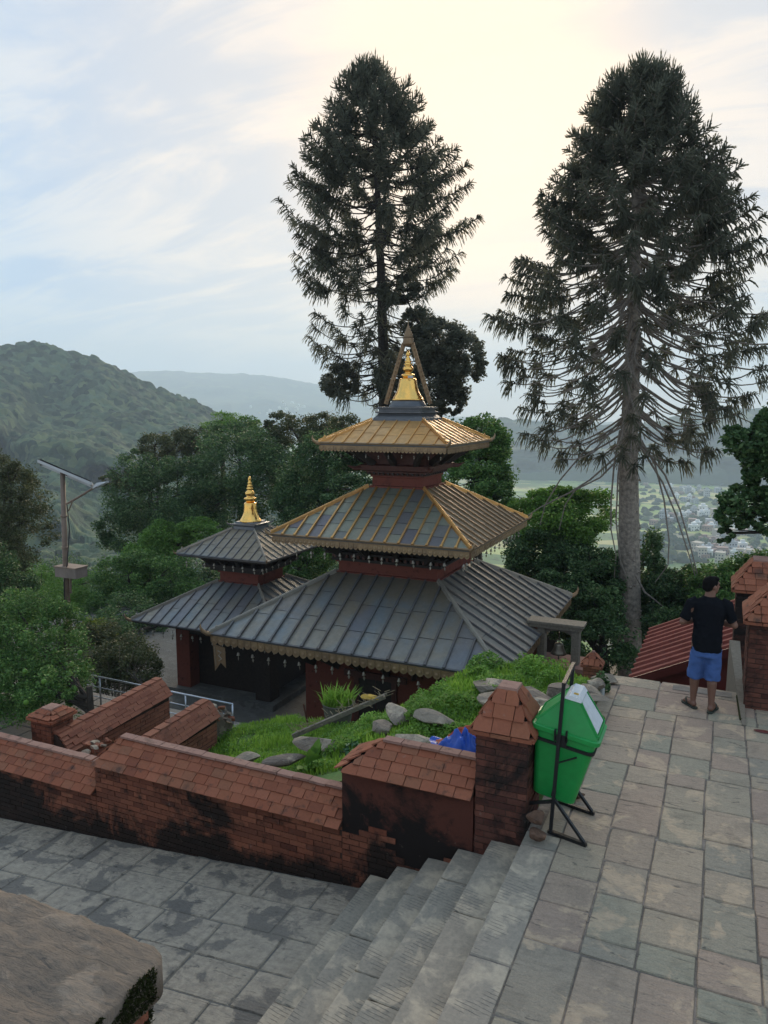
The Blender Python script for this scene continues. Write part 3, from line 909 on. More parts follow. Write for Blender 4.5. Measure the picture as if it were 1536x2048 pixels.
def cap_pillar(name, label, cx, cy, hw, z0, z1, apex, flat=.06, over=.05, rows=3, tw=.16, mat=None, bm=None, seed=0, sides='flr', hd=None, faces=True):
    """square brick pillar under a pyramid of tiles"""
    hd = hd or hw
    t = thing(name, label, 'pillar', (cx, cy, z0))
    obj('core', box(cx - hw, cx + hw, cy - hd, cy + hd, z0, z1), M['mortar'], t)
    zb = lambda q: z0
    if faces:
        if 'f' in sides: brick_face(t, (cx - hw, cy - hd, 0), (1, 0, 0), (0, -1, 0), 2 * hw, zb, z1, bm or M['brick'], seed=seed)
        if 'r' in sides: brick_face(t, (cx + hw, cy - hd, 0), (0, 1, 0), (1, 0, 0), 2 * hd, zb, z1, bm or M['brick'], seed=seed + 1)
        if 'l' in sides: brick_face(t, (cx - hw, cy + hd, 0), (0, -1, 0), (-1, 0, 0), 2 * hd, zb, z1, bm or M['brick'], seed=seed + 2)
    mt = mat or M['tile']
    oh = over
    # eave course
    r = random.Random(seed)
    for (ax, ay, bx, by) in ((-1, -1, 1, -1), (1, -1, 1, 1), (1, 1, -1, 1), (-1, 1, -1, -1)):
        A = Vector((cx + ax * (hw + oh), cy + ay * (hd + oh), z1)); B = Vector((cx + bx * (hw + oh), cy + by * (hd + oh), z1))
        n = max(2, round((B - A).length / .19)); d = (B - A) / n; inn = Vector(((cx, cy, z1))) - (A + B) / 2; inn.z = 0; inn.normalize()
        for i in range(n):
            c = A + d * (i + .5) + inn * .05
            place_tile(t, mt, c, d.normalized(), inn, Vector((0, 0, 1)), d.length - .006, .13, .035, 'eave_tile', r)
        C = Vector((cx + bx * flat, cy + by * flat, apex)); D = Vector((cx + ax * flat, cy + ay * flat, apex))
        A2 = A + Vector((0, 0, .03)) + inn * .01; B2 = B + Vector((0, 0, .03)) + inn * .01
        tile_slope(t, A2, B2, C, D, rows, tw, mt, seed + 5, 'cap_tile')
    obj('cap_bed', sqloft([(hw + oh - .03, z1 + .03), (flat, apex - .01)], (cx, cy, 0)) if abs(hw - hd) < .01 else
        ([(cx - hw, cy - hd, z1 + .03), (cx + hw, cy - hd, z1 + .03), (cx + hw, cy + hd, z1 + .03), (cx - hw, cy + hd, z1 + .03), (cx - flat, cy - flat, apex - .01), (cx + flat, cy - flat, apex - .01), (cx + flat, cy + flat, apex - .01), (cx - flat, cy + flat, apex - .01)], BF), M['mortar'], t)
    obj('cap_stone', sqloft([(flat + .012, apex - .01), (flat + .004, apex + .028)], (cx, cy, 0)), M['tile_pale'], t)
    return t
cap_pillar('brick_pillar', 'tall square brick pillar with pyramid tile cap beside the green bin', -1.67, 6.51, .238, -1.25, .84, 1.22, flat=.085, over=.05, seed=11, bm=M['brick_dark'])
cap_pillar('brick_pillar', 'small brick pillar with pointed cap standing beyond the boulders near the bell frame', -1.76, 12.2, .13, -2.2, -.42, -.20, flat=.02, over=.03, rows=2, tw=.10, seed=12, bm=M['brick2'])
cap_pillar('brick_pillar', 'tapered-cap brick pillar at the right edge beside the man, nearer of the two', .86, 10.60, .44, -.02, 1.10, 1.56, flat=.16, rows=5, tw=.16, seed=13, over=.06, bm=M['brick_dark'])
cap_pillar('brick_pillar', 'brick pillar with flat-topped tile cap behind the nearer one at the right edge', .74, 13.3, .42, -1.5, .88, 1.34, flat=.20, rows=5, tw=.16, seed=14, over=.07, bm=M['brick_dark'])
cap_pillar('brick_pillar', 'low square brick pillar with small cap under the fruit tree at left', -8.38, 7.22, .19, -1.5, -.52, -.40, flat=.09, rows=2, tw=.14, seed=15, over=.04)

# low inner walls running away from the front wall
def inner_wall(name, label, x, hw, y0, y1, z0, z1, zb, seed, end_rubble=0.):
    t = thing(name, label, 'wall', (x, y0, zb), None)
    V = [(x - hw, y0, zb), (x + hw, y0, zb), (x + hw, y1, zb), (x - hw, y1, zb), (x - hw, y0, z0 - .24), (x + hw, y0, z0 - .24), (x + hw, y1, z1 - .24), (x - hw, y1, z1 - .24)]
    obj('core', (V, BF), M['mortar'], t)
    oh = .06
    sl_ = (z1 - z0) / (y1 - y0)
    V = [(x - hw - oh + .02, y0, z0 - .23), (x + hw + oh - .02, y0, z0 - .23), (x + hw + oh - .02, y1, z1 - .23), (x - hw - oh + .02, y1, z1 - .23), (x - .03, y0, z0 - .01), (x + .03, y0, z0 - .01), (x + .03, y1, z1 - .01), (x - .03, y1, z1 - .01)]
    obj('coping_bed', (V, BF), M['mortar'], t)
    tile_slope(t, (x + hw + oh, y0, z0 - .24), (x + hw + oh, y1, z1 - .24), (x + .05, y1, z1), (x + .05, y0, z0), 5, .24, M['brick2'], seed, 'coping_tile', th=.02)
    tile_slope(t, (x - hw - oh, y1, z1 - .24), (x - hw - oh, y0, z0 - .24), (x - .05, y0, z0), (x - .05, y1, z1), 5, .24, M['brick2'], seed + 1, 'coping_tile', th=.02)
    r = random.Random(seed)
    y = y0
    while y < y1 - .05:
        ye = min(y + .22, y1)
        zz = z0 + (y - y0) * sl_
        place_tile(t, M['brick2'], Vector((x, (y + ye) / 2, zz)), Vector((0, 1, 0)), Vector((-1, 0, 0)), Vector((0, 0, 1)), ye - y - .006, .13, .035, 'ridge_tile', r)
        y = ye
    # right-hand face bricks follow the fall of the ground
    brick_face(t, (x + hw, y0, 0), (0, 1, 0), (1, 0, 0), y1 - y0, lambda q: zb, min(z0, z1) - .245, M['brick2'], seed=seed + 3, bl=.22)
    brick_face(t, (x - hw, y0, 0), (1, 0, 0), (0, -1, 0), 2 * hw, lambda q: zb, z0 - .24, M['brick2'], seed=seed + 4)
    brick_face(t, (x + hw, y1, 0), (-1, 0, 0), (0, 1, 0), 2 * hw, lambda q: zb, z1 - .24, M['brick2'], seed=seed + 5)
    return t
inner_wall('low_brick_wall', 'low brick wall with sloping tiled top ending in a square end, nearer the fruit tree', -8.15, .19, 7.05, 9.15, -.68, -.60, -2.3, 41)
w2 = inner_wall('low_brick_wall', 'low brick wall with sloping tiled top ending in crumbling brick beside the grass', -7.05, .17, 6.95, 8.95, -.78, -.70, -1.9, 45)
def rock_mesh(sx, sy, sz, seed, n=2, flat=.0):
    r = np.random.default_rng(seed)
    import bmesh
    bm = bmesh.new()
    bmesh.ops.create_icosphere(bm, subdivisions=3, radius=1)
    V = np.array([v.co[:] for v in bm.verts]); F = [tuple(v.index for v in f.verts) for f in bm.faces]
    bm.free()
    # cut by random planes -> angular boulder
    for k in range(16):
        d = r.normal(size=3); d /= np.linalg.norm(d); h = r.uniform(.42, .80)
        s = V @ d
        V = V - np.outer(np.maximum(s - h, 0), d)
    V += (np.stack([hnoise(V[:, 0] * 3 + V[:, 2], V[:, 1] * 3, 1, seed % 9), hnoise(V[:, 1] * 3, V[:, 2] * 3, 1, seed % 7), hnoise(V[:, 2] * 3, V[:, 0] * 3, 1, seed % 5)], 1) - .5) * .10
    V *= np.array([sx, sy, sz])
    return [tuple(v) for v in V], F
for i in range(26):     # crumbling end of the second wall
    a = rnd.uniform(0, 1)
    o = obj('broken_brick', rock_mesh(rnd.uniform(.05, .09), rnd.uniform(.05, .10), rnd.uniform(.03, .05), 300 + i), M['rock'] if i % 3 else M['brick2'], w2)
    o.location = (-7.05 + rnd.uniform(-.2, .24), 8.98 + a * .42, -.80 - a * .35 + rnd.uniform(-.12, .06)); o.rotation_euler = (rnd.random(), rnd.random(), rnd.random() * 3)
obj('broken_core', rock_mesh(.24, .34, .42, 77), M['rock'], w2).location = (-7.03, 9.12, -1.22)
# small broken return of wall behind the step in the coping
w3 = thing('broken_wall_stub', 'crumbling stub of brick wall with grass tufts behind the step in the long coping', 'wall', (-7.1, 7.0, -1.5))
obj('core', rock_mesh(.40, .22, .30, 81), M['brick2'], w3).location = (-7.0, 7.0, -.92)
for i in range(22):
    o = obj('broken_brick', rock_mesh(.09, .06, .04, 330 + i), M['rock'] if i % 2 else M['brick2'], w3)
    o.location = (-7.0 + rnd.uniform(-.42, .42), 6.98 + rnd.uniform(-.16, .2), -.66 + rnd.uniform(-.10, .06)); o.rotation_euler = (rnd.random(), rnd.random() * .5, rnd.random() * 3)
# stone ledge beside the man
led = thing('stone_ledge', 'long narrow weathered stone ledge between the man and the right-hand pillar', 'ledge', (.36, 9.6, 0))
V = [(.37, 9.62, -.01), (.45, 9.62, -.01), (.40, 13.2, -.7), (.22, 13.2, -.7), (.37, 9.62, .03), (.44, 9.62, .03), (.37, 13.2, .40), (.26, 13.2, .40)]
V = [(.375, 9.6, -.02), (.43, 9.6, -.02), (.44, 13.0, -1.6), (.25, 13.0, -1.6), (.385, 9.6, .02), (.425, 9.6, .02), (.385, 10.9, .42), (.26, 10.9, .42)]
obj('sloping_slab', ([(.375, 9.55, -.02), (.435, 9.55, -.02), (.42, 12.6, -1.5), (.24, 12.6, -1.5), (.385, 9.55, .012), (.43, 9.55, .012), (.40, 12.6, .16), (.25, 12.6, .16)], BF), M['pale_wood'], led)
obj('grass_strip', ([(.36, 9.7, -.01), (.39, 9.7, -.01), (.36, 10.5, -.01), (.33, 10.5, -.01), (.36, 9.7, .02), (.39, 9.7, .02), (.36, 10.5, .03), (.33, 10.5, .03)], BF), M['moss'], led)

# ================================================================== TEMPLES
def clip_poly(poly, f):
    out = []
    for i in range(len(poly)):
        a, b = poly[i - 1], poly[i]
        fa, fb = f(a), f(b)
        if (fa >= 0) != (fb >= 0):
            t = fa / (fa - fb); out.append((a[0] + (b[0] - a[0]) * t, a[1] + (b[1] - a[1]) * t))
        if fb >= 0: out.append(b)
    return out
def roof_tier(par, name, c, h0, z0, h1, z1, nrib, msheet, mrib, mside=None, mrib2=None, hip=None, rows=5, plate=.17, plate_h=.17, seed=0, ribw=.045, ribh=.045, horn=.28, sheets=True, mval=None, plain_fascia=False, horn_mat=None):
    """one tier: frustum roof with sheets, seams, hips, fascia, hanging plates, corner horns; returns the part"""
    cx, cy = c
    r = random.Random(seed)
    mside = mside or msheet; mrib2 = mrib2 or mrib; hip = hip or mrib
    th = .07
    body = obj(name, sqloft([(h0 - .12, z0 - .10), (h0 + .01, z0 - .045), (h0 + .015, z0 - .008), (h1, z1 - .008), (h1, z1 - .20), (h0 - .5, z0 - .12)], (cx, cy, 0)), M['slate_rib'], par)
    dirs = [((1, 0), (0, -1)), ((0, 1), (1, 0)), ((-1, 0), (0, 1)), ((0, -1), (-1, 0))]
    hv = lambda v: h0 + (h1 - h0) * v
    for s, (u, n) in enumerate(dirs):
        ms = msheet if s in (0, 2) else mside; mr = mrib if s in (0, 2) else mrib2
        def P(a, v, k=0.0):
            q = hv(v); nz = Vector((n[0] * (z1 - z0), n[1] * (z1 - z0), (h0 - h1))).normalized()
            return Vector((cx + u[0] * a + n[0] * q, cy + u[1] * a + n[1] * q, z0 + (z1 - z0) * v)) + nz * k
        nz = Vector((n[0] * (z1 - z0), n[1] * (z1 - z0), (h0 - h1))).normalized()
        bw = 2 * h0 / nrib
        rr_ = rows if s < 2 else 1
        if sheets:
            for i in range(nrib):
                a0 = -h0 + i * bw; a1 = a0 + bw
                sh = r.uniform(-.35, .35) / rr_ if rr_ > 1 else 0
                for k in range(rr_):
                    v0 = max(0, k / rr_ + (sh if k else 0)); v1 = (k + 1) / rr_ + (sh if k < rr_ - 1 else 0) - (.010 if k < rr_ - 1 else 0)
                    poly = [(a0, v0), (a1, v0), (a1, v1 + (.004)), (a0, v1 + .004)]
                    poly = clip_poly(poly, lambda q: hv(q[1]) - q[0]); 
                    if poly: poly = clip_poly(poly, lambda q: hv(q[1]) + q[0])
                    if poly: poly = clip_poly(poly, lambda q: 1.0 - q[1])
                    if len(poly) < 3: continue
                    pts = []
                    for q in poly:
                        if not pts or (abs(pts[-1][0] - q[0]) + abs(pts[-1][1] - q[1])) > 1e-5: pts.append(q)
                    if len(pts) < 3: continue
                    lift = r.uniform(.0, .005)
                    obj('metal_sheet', prism([P(a, v, lift + .006 * (1 - (v - v0) / (v1 - v0 + 1e-6))) for a, v in pts], nz, .005), ms, body)
        for i in range(1, nrib):
            a = -h0 + i * bw
            vt = 1.0 if abs(a) <= h1 else (h0 - abs(a)) / (h0 - h1)
            if vt < .05: continue
            p0, p1 = P(a, -.004, .004 + ribh / 2), P(a, vt - .008, .004 + ribh / 2)
            kn = P(a, .012, ribh * .8)
            obj('seam', join(bar(p0, p1, ribw, ribh, nz), bar(P(a, -.01, .02), P(a, .02, .02), ribw * 1.5, ribh * 1.5, nz)), mr, body)
        # hip ridge at the right end of this side
        A = P(h0, 0, .02); B = P(h1, 1, .02)
        A = Vector((cx + (u[0] + n[0]) * h0, cy + (u[1] + n[1]) * h0, z0 + .02)); B = Vector((cx + (u[0] + n[0]) * h1, cy + (u[1] + n[1]) * h1, z1 + .02))
        obj('hip_ridge', join(bar(A, B, ribw * 2.2, ribh * 1.5), tube([A + Vector((0, 0, .05)), B + Vector((0, 0, .05))], ribw * .6, 8)), hip, body)
        # eave lip
        obj('eave_lip', bar(P(-h0 - .02, -.006, .01), P(h0 + .02, -.006, .01), .04, .035, nz), M['slate_rib'] if not horn_mat else horn_mat, body)
        # corner horn: upturned beak
        d = Vector((u[0] + n[0], u[1] + n[1], 0)).normalized(); C = Vector((cx + (u[0] + n[0]) * h0, cy + (u[1] + n[1]) * h0, z0))
        hs = horn
        pts = [C - d * hs * .9 + Vector((0, 0, -.03 * hs)), C - d * hs * .3 + Vector((0, 0, -.07 * hs)), C + d * hs * .18 + Vector((0, 0, .0)), C + d * hs * .48 + Vector((0, 0, .20 * hs)), C + d * hs * .62 + Vector((0, 0, .48 * hs)), C + d * hs * .60 + Vector((0, 0, .74 * hs))]
        obj('corner_horn', tube(pts, [.05 * hs / .28, .06 * hs / .28, .05 * hs / .28, .038 * hs / .28, .022 * hs / .28, .004], 8), horn_mat or M['old_gold'], body, smooth=True)
        kn = C - d * .16 + Vector((0, 0, .05))
        obj('corner_knob', lathe([(.035, 0), (.045, .03), (.02, .06), (.035, .09), (.004, .15)], 10, kn), hip, body, smooth=True)
        # fascia and hanging plates
        q = h0 - .03
        c0 = Vector((cx + n[0] * q, cy + n[1] * q, z0)); uu = Vector((u[0], u[1], 0)); nn_ = Vector((n[0], n[1], 0))
        obj('fascia', bar(c0 - uu * q + Vector((0, 0, -.055)), c0 + uu * q + Vector((0, 0, -.055)), .03, .05), M['dark_wood'] if plain_fascia else M['valance'], body)
        if plate:
            npl = int(2 * q / plate); w = 2 * q / npl
            hgt = plate_h
            pr = [(-w * .45, 0), (w * .45, 0), (w * .45, -hgt * .66), (w * .30, -hgt * .86), (0, -hgt), (-w * .30, -hgt * .86), (-w * .45, -hgt * .66)]
            V = [Vector((a, -.006, b)) for a, b in pr] + [Vector((a, .006, b)) for a, b in pr]
            K = len(pr)
            F = [tuple(range(K - 1, -1, -1)), tuple(range(K, 2 * K))] + [(k_, (k_ + 1) % K, K + (k_ + 1) % K, K + k_) for k_ in range(K)]
            # raised rim and boss
            bs = [Vector((w * .25 * math.cos(t_), .0 - .018, -hgt * .48 + w * .25 * math.sin(t_))) for t_ in [2 * math.pi * k_ / 8 for k_ in range(8)]]
            V2, F2 = bs + [Vector((0, -.03, -hgt * .48))], [(k_, (k_ + 1) % 8, 8) for k_ in range(8)]
            rim = join(bar((-w * .45, -.010, -.0), (-w * .45, -.010, -hgt * .66), .012, .014, (0, 1, 0)), bar((w * .45, -.010, 0), (w * .45, -.010, -hgt * .66), .012, .014, (0, 1, 0)))
            VF = join((V, F), (V2, [tuple(reversed(f)) for f in F2]), rim)
            me = mdata('valance_plate', VF[0], VF[1], mval or M['valance'])
            ang = math.atan2(u[1], u[0])
            for k_ in range(npl):
                o = bpy.data.objects.new('valance_plate', me)
                pp = c0 + uu * (-q + (k_ + .5) * w) + nn_ * .02 + Vector((0, 0, -.08))
                o.location = pp; o.rotation_euler = (r.uniform(-.04, .04), 0, ang)
                link(o, body)
    return body
def cornice(par, name, c, rings, mat):
    return obj(name, sqloft(rings, c), mat, par)
def dentils(par, c, h, z, n, w, d, hgt, mat, name='bracket'):
    vs = []
    for (u, nn) in (((1, 0), (0, -1)), ((0, 1), (1, 0)), ((-1, 0), (0, 1)), ((0, -1), (-1, 0))):
        for i in range(n):
            a = -h + (i + .5) * 2 * h / n
            x = c[0] + u[0] * a + nn[0] * h; y = c[1] + u[1] * a + nn[1] * h
            sx = w / 2 if u[0] else d; sy = w / 2 if u[1] else d
            vs.append(box(x - sx, x + sx, y - sy, y + sy, z, z + hgt))
    o = obj(name, join(*vs), mat, par); tag(o, kind='stuff'); return o
def struts(par, c, hw, zw, he, ze, per, mat):
    for (u, nn) in (((1, 0), (0, -1)), ((0, 1), (1, 0)), ((-1, 0), (0, 1)), ((0, -1), (-1, 0))):
        for i in range(per):
            a = -1 + 2 * (i + .5) / per if per > 1 else 0
            A = Vector((c[0] + u[0] * a * hw + nn[0] * hw, c[1] + u[1] * a * hw + nn[1] * hw, zw))
            B = Vector((c[0] + u[0] * a * he + nn[0] * he, c[1] + u[1] * a * he + nn[1] * he, ze))
            obj('strut', bar(A, B, .11, .16), mat, par)
# ---- main temple
MC = (-7.6, 18.32)
mt_ = thing('temple', 'large three-tiered pagoda temple with gilded top roof and bell-shaped golden spire', 'temple', (MC[0], MC[1], COURT_Z))
obj('plinth', sqloft([(2.6, COURT_Z), (2.6, COURT_Z + .25), (2.45, COURT_Z + .25), (2.45, COURT_Z + .45)], (*MC, 0)), M['court'], mt_)
obj('ground_storey', sqloft([(2.02, COURT_Z + .45), (2.02, -1.9), (1.5, -1.25)], (*MC, 0)), M['temple_brick'], mt_)
cornice(mt_, 'cornice', MC, [(2.06, -2.55), (2.16, -2.5), (2.16, -2.35), (2.30, -2.3), (2.30, -2.15), (2.5, -2.1), (2.5, -1.95)], M['dark_wood'])
def doorway(par, cx, yface, w, zb, h, mat):
    d = obj('doorway', join(box(cx - w / 2 - .14, cx - w / 2, yface - .06, yface, zb, zb + h), box(cx + w / 2, cx + w / 2 + .14, yface - .06, yface, zb, zb + h), box(cx - w / 2 - .4, cx + w / 2 + .4, yface - .08, yface, zb + h, zb + h + .16)), mat, par)
    obj('door_leaf', join(box(cx - w / 2, cx - .01, yface - .03, yface - .005, zb, zb + h), box(cx + .01, cx + w / 2, yface - .03, yface - .005, zb, zb + h)), M['dark_wood'], d)
doorway(mt_, MC[0], MC[1] - 2.02, .9, COURT_Z + .45, 1.9, M['red_wood'])
struts(mt_, MC, 2.06, -2.75, 3.2, -1.95, 6, M['dark_wood'])
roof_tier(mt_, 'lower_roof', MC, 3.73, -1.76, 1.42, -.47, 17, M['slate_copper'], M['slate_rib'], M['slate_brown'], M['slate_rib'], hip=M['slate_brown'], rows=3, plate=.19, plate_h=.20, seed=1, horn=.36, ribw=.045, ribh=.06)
obj('first_band', sqloft([(1.42, -.50), (1.42, -.44), (1.36, -.43), (1.36, -.19), (1.42, -.185), (1.42, -.15)], (*MC, 0)), M['temple_brick'], mt_)
cornice(mt_, 'first_cornice', MC, [(1.38, -.15), (1.50, -.13), (1.50, -.06), (1.40, -.05), (1.40, .04), (1.62, .06), (1.62, .12), (1.5, .13), (1.5, .40)], M['dark_wood'])
dentils(mt_, MC, 1.47, -.05, 18, .07, .05, .09, M['red_wood'])
struts(mt_, MC, 1.5, .0, 2.2, .50, 4, M['dark_wood'])
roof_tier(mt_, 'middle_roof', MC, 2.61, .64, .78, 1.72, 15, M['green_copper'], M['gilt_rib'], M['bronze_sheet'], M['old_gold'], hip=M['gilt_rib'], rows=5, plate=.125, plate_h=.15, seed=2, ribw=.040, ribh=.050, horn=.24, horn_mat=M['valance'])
obj('second_band', sqloft([(.80, 1.70), (.80, 1.76), (.70, 1.77), (.70, 1.98), (.74, 1.99), (.74, 2.02)], (*MC, 0)), M['temple_brick'], mt_)
cornice(mt_, 'second_cornice', MC, [(.74, 2.02), (.76, 2.08), (.82, 2.10), (.82, 2.14), (.95, 2.18), (.97, 2.30), (.84, 2.34), (.84, 2.70)], M['red_wood'])
dentils(mt_, MC, .80, 2.06, 12, .05, .03, .06, M['dark_wood'])
for dx, dy in ((1, -1), (-1, -1), (1, 1), (-1, 1)):
    obj('carved_beam_end', tube([(MC[0] + dx * .85, MC[1] + dy * .85, 2.24), (MC[0] + dx * 1.05, MC[1] + dy * 1.05, 2.22), (MC[0] + dx * 1.18, MC[1] + dy * 1.18, 2.30)], [.07, .055, .01], 8), M['red_wood'], mt_)
struts(mt_, MC, .86, 2.32, 1.45, 2.76, 3, M['dark_wood'])
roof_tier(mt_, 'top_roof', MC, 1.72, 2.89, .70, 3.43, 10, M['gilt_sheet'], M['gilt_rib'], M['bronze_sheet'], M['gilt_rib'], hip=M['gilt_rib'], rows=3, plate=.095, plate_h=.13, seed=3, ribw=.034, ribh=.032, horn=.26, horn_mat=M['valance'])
pin = obj('pinnacle_base', sqloft([(.70, 3.40), (.68, 3.50), (.60, 3.58), (.58, 3.62), (.64, 3.63), (.64, 3.67), (.56, 3.68), (.56, 3.73), (.62, 3.745), (.62, 3.78), (.50, 3.79)], (*MC, 0)), M['pewter'], mt_)
obj('dome', lathe([(.50, 3.78), (.50, 3.80), (.47, 3.86), (.42, 3.93), (.40, 3.96)], 28, (*MC, 0)), M['pewter'], pin, smooth=True)
obj('golden_bell', lathe([(.42, 3.955), (.42, 3.985), (.39, 4.0), (.38, 4.03), (.33, 4.11), (.285, 4.20), (.25, 4.32), (.23, 4.44), (.22, 4.50), (.18, 4.52)], 32, (*MC, 0)), M['gold'], pin, smooth=True)
obj('finial', lathe([(.12, 4.50), (.13, 4.55), (.17, 4.57), (.175, 4.61), (.15, 4.63), (.08, 4.65), (.09, 4.68), (.135, 4.73), (.14, 4.78), (.11, 4.82), (.075, 4.84), (.11, 4.86), (.11, 4.89), (.07, 4.91), (.09, 4.93), (.09, 4.96), (.05, 4.99), (.07, 5.01), (.06, 5.04), (.03, 5.07), (.055, 5.11), (.06, 5.15), (.03, 5.20), (.006, 5.25)], 22, (*MC, 0)), M['gold'], pin, smooth=True)
# canopy: four pierced legs leaning together under a little spire
for k in range(2):
    a = R(8 + 180 * k); d = Vector((math.cos(a), math.sin(a), 0)); s = Vector((-d.y, d.x, 0)); B = Vector((MC[0], MC[1], 0))
    A0 = B + d * .60 + Vector((0, 0, 3.86)); A1 = B + d * .11 + Vector((0, 0, 5.42))
    leg = obj('canopy_leg', bar(A0, A1, .11, .04, s), M['old_gold'], pin)
for k in range(2):
    a = R(8 + 180 * k); d = Vector((math.cos(a), math.sin(a), 0)); B = Vector((MC[0], MC[1], 0))
    A0 = B + d * .60 + Vector((0, 0, 3.86)); A1 = B + d * .11 + Vector((0, 0, 5.42))
    vs = []
    for i in range(14):
        q = A0.lerp(A1, (i + .5) / 14)
        vs.append(bar(q - Vector((d.y, -d.x, 0)) * .07, q + Vector((d.y, -d.x, 0)) * .07, .035, .045))
        vs.append(lathe([(.002, -.02), (.02, 0), (.002, .02)], 6, q + d * .05))
    tag(obj('leg_ornament', join(*vs), M['old_gold'], pin), kind='stuff')
obj('canopy_collar', lathe([(.14, 5.36), (.15, 5.42), (.13, 5.50), (.14, 5.54), (.10, 5.56)], 12, (*MC, 0)), M['old_gold'], pin, smooth=True)
obj('canopy_spire', lathe([(.13, 5.56), (.13, 5.59), (.10, 5.60), (.115, 5.64), (.11, 5.66), (.08, 5.67), (.09, 5.70), (.085, 5.72), (.06, 5.73), (.065, 5.76), (.035, 5.82), (.018, 5.87), (.004, 5.96)], 14, (*MC, 0)), M['old_gold'], pin, smooth=True)
obj('white_rag', box(MC[0] + .10, MC[0] + .24, MC[1] - .25, MC[1] - .23, 4.52, 4.58), M['pvc'], pin)

# ---- small temple
SC = (-13.9, 20.2)
st_ = thing('temple', 'smaller two-tiered pagoda temple with grey metal roofs and short golden pinnacle behind the large one', 'temple', (SC[0], SC[1], COURT_Z))
obj('plinth', sqloft([(2.0, COURT_Z), (2.0, COURT_Z + .18)], (*SC, 0)), M['court'], st_)
for dx, dy in ((-1, -1), (1, -1), (1, 1), (-1, 1)):
    x, y = SC[0] + dx * 1.5, SC[1] + dy * 1.5
    obj('corner_pier', box(x - .26, x + .26, y - .26, y + .26, COURT_Z + .18, -3.0), M['temple_brick'] if dx < 0 else M['dark_wood'], st_)  # right-hand piers coloured dark to carry the shade under the eaves
obj('inner_wall', box(SC[0] - 1.28, SC[0] + 1.4, SC[1] - 1.3, SC[1] + 1.2, COURT_Z + .18, -3.0), M['dark_wood'], st_)  # dark colour stands for the black shade inside the storey
obj('lintel', join(box(SC[0] - 1.75, SC[0] + 1.75, SC[1] - 1.72, SC[1] - 1.3, -3.35, -2.98), box(SC[0] - 1.75, SC[0] + 1.75, SC[1] + 1.3, SC[1] + 1.72, -3.35, -2.98), box(SC[0] - 1.73, SC[0] - 1.3, SC[1] - 1.3, SC[1] + 1.3, -3.34, -2.99), box(SC[0] + 1.3, SC[0] + 1.73, SC[1] - 1.3, SC[1] + 1.3, -3.34, -2.99)), M['dark_wood'], st_)
cornice(st_, 'cornice', SC, [(1.5, -3.0), (1.85, -2.98), (1.85, -2.85), (1.2, -2.5)], M['dark_wood'])
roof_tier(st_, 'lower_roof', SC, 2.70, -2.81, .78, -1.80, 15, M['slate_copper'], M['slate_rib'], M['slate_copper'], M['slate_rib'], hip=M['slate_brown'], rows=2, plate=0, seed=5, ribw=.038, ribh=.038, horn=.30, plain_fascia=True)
obj('band', sqloft([(.80, -1.84), (.80, -1.78), (.73, -1.77), (.73, -1.50), (.78, -1.49), (.78, -1.44)], (*SC, 0)), M['temple_brick'], st_)
cornice(st_, 'upper_cornice', SC, [(.78, -1.44), (.95, -1.40), (.95, -1.32), (1.12, -1.28), (1.12, -1.18), (.9, -1.1), (.9, -.9)], M['dark_wood'])
dentils(st_, SC, .98, -1.30, 14, .05, .04, .10, M['red_wood'])
struts(st_, SC, .95, -1.25, 1.3, -.92, 4, M['dark_wood'])
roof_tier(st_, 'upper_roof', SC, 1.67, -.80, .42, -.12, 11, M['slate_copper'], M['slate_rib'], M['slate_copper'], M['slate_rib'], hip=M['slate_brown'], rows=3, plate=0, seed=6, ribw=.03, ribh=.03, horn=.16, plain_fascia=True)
spn = obj('pinnacle_base', sqloft([(.42, -.14), (.40, -.02), (.38, .0), (.45, .02), (.45, .06), (.36, .08), (.34, .12)], (*SC, 0)), M['pewter'], st_)
obj('golden_bell', lathe([(.36, .10), (.36, .14), (.33, .17), (.30, .22), (.25, .32), (.22, .42), (.205, .55), (.20, .68), (.19, .71), (.15, .73)], 28, (*SC, 0)), M['gold'], spn, smooth=True)
obj('finial', lathe([(.10, .72), (.15, .76), (.17, .80), (.20, .84), (.20, .87), (.12, .90), (.10, .93), (.15, .99), (.155, 1.05), (.10, 1.10), (.07, 1.13), (.11, 1.16), (.11, 1.19), (.06, 1.22), (.09, 1.25), (.085, 1.28), (.045, 1.31), (.07, 1.34), (.06, 1.38), (.03, 1.42), (.055, 1.47), (.04, 1.53), (.005, 1.58)], 20, (*SC, 0)), M['gold'], spn, smooth=True)
for dx, dy in ((1, -1), (-1, -1), (1, 1), (-1, 1)):
    obj('base_horn', tube([(SC[0] + dx * .42, SC[1] + dy * .42, .03), (SC[0] + dx * .52, SC[1] + dy * .52, .06), (SC[0] + dx * .56, SC[1] + dy * .56, .14)], [.03, .022, .004], 6), M['pewter'], spn)

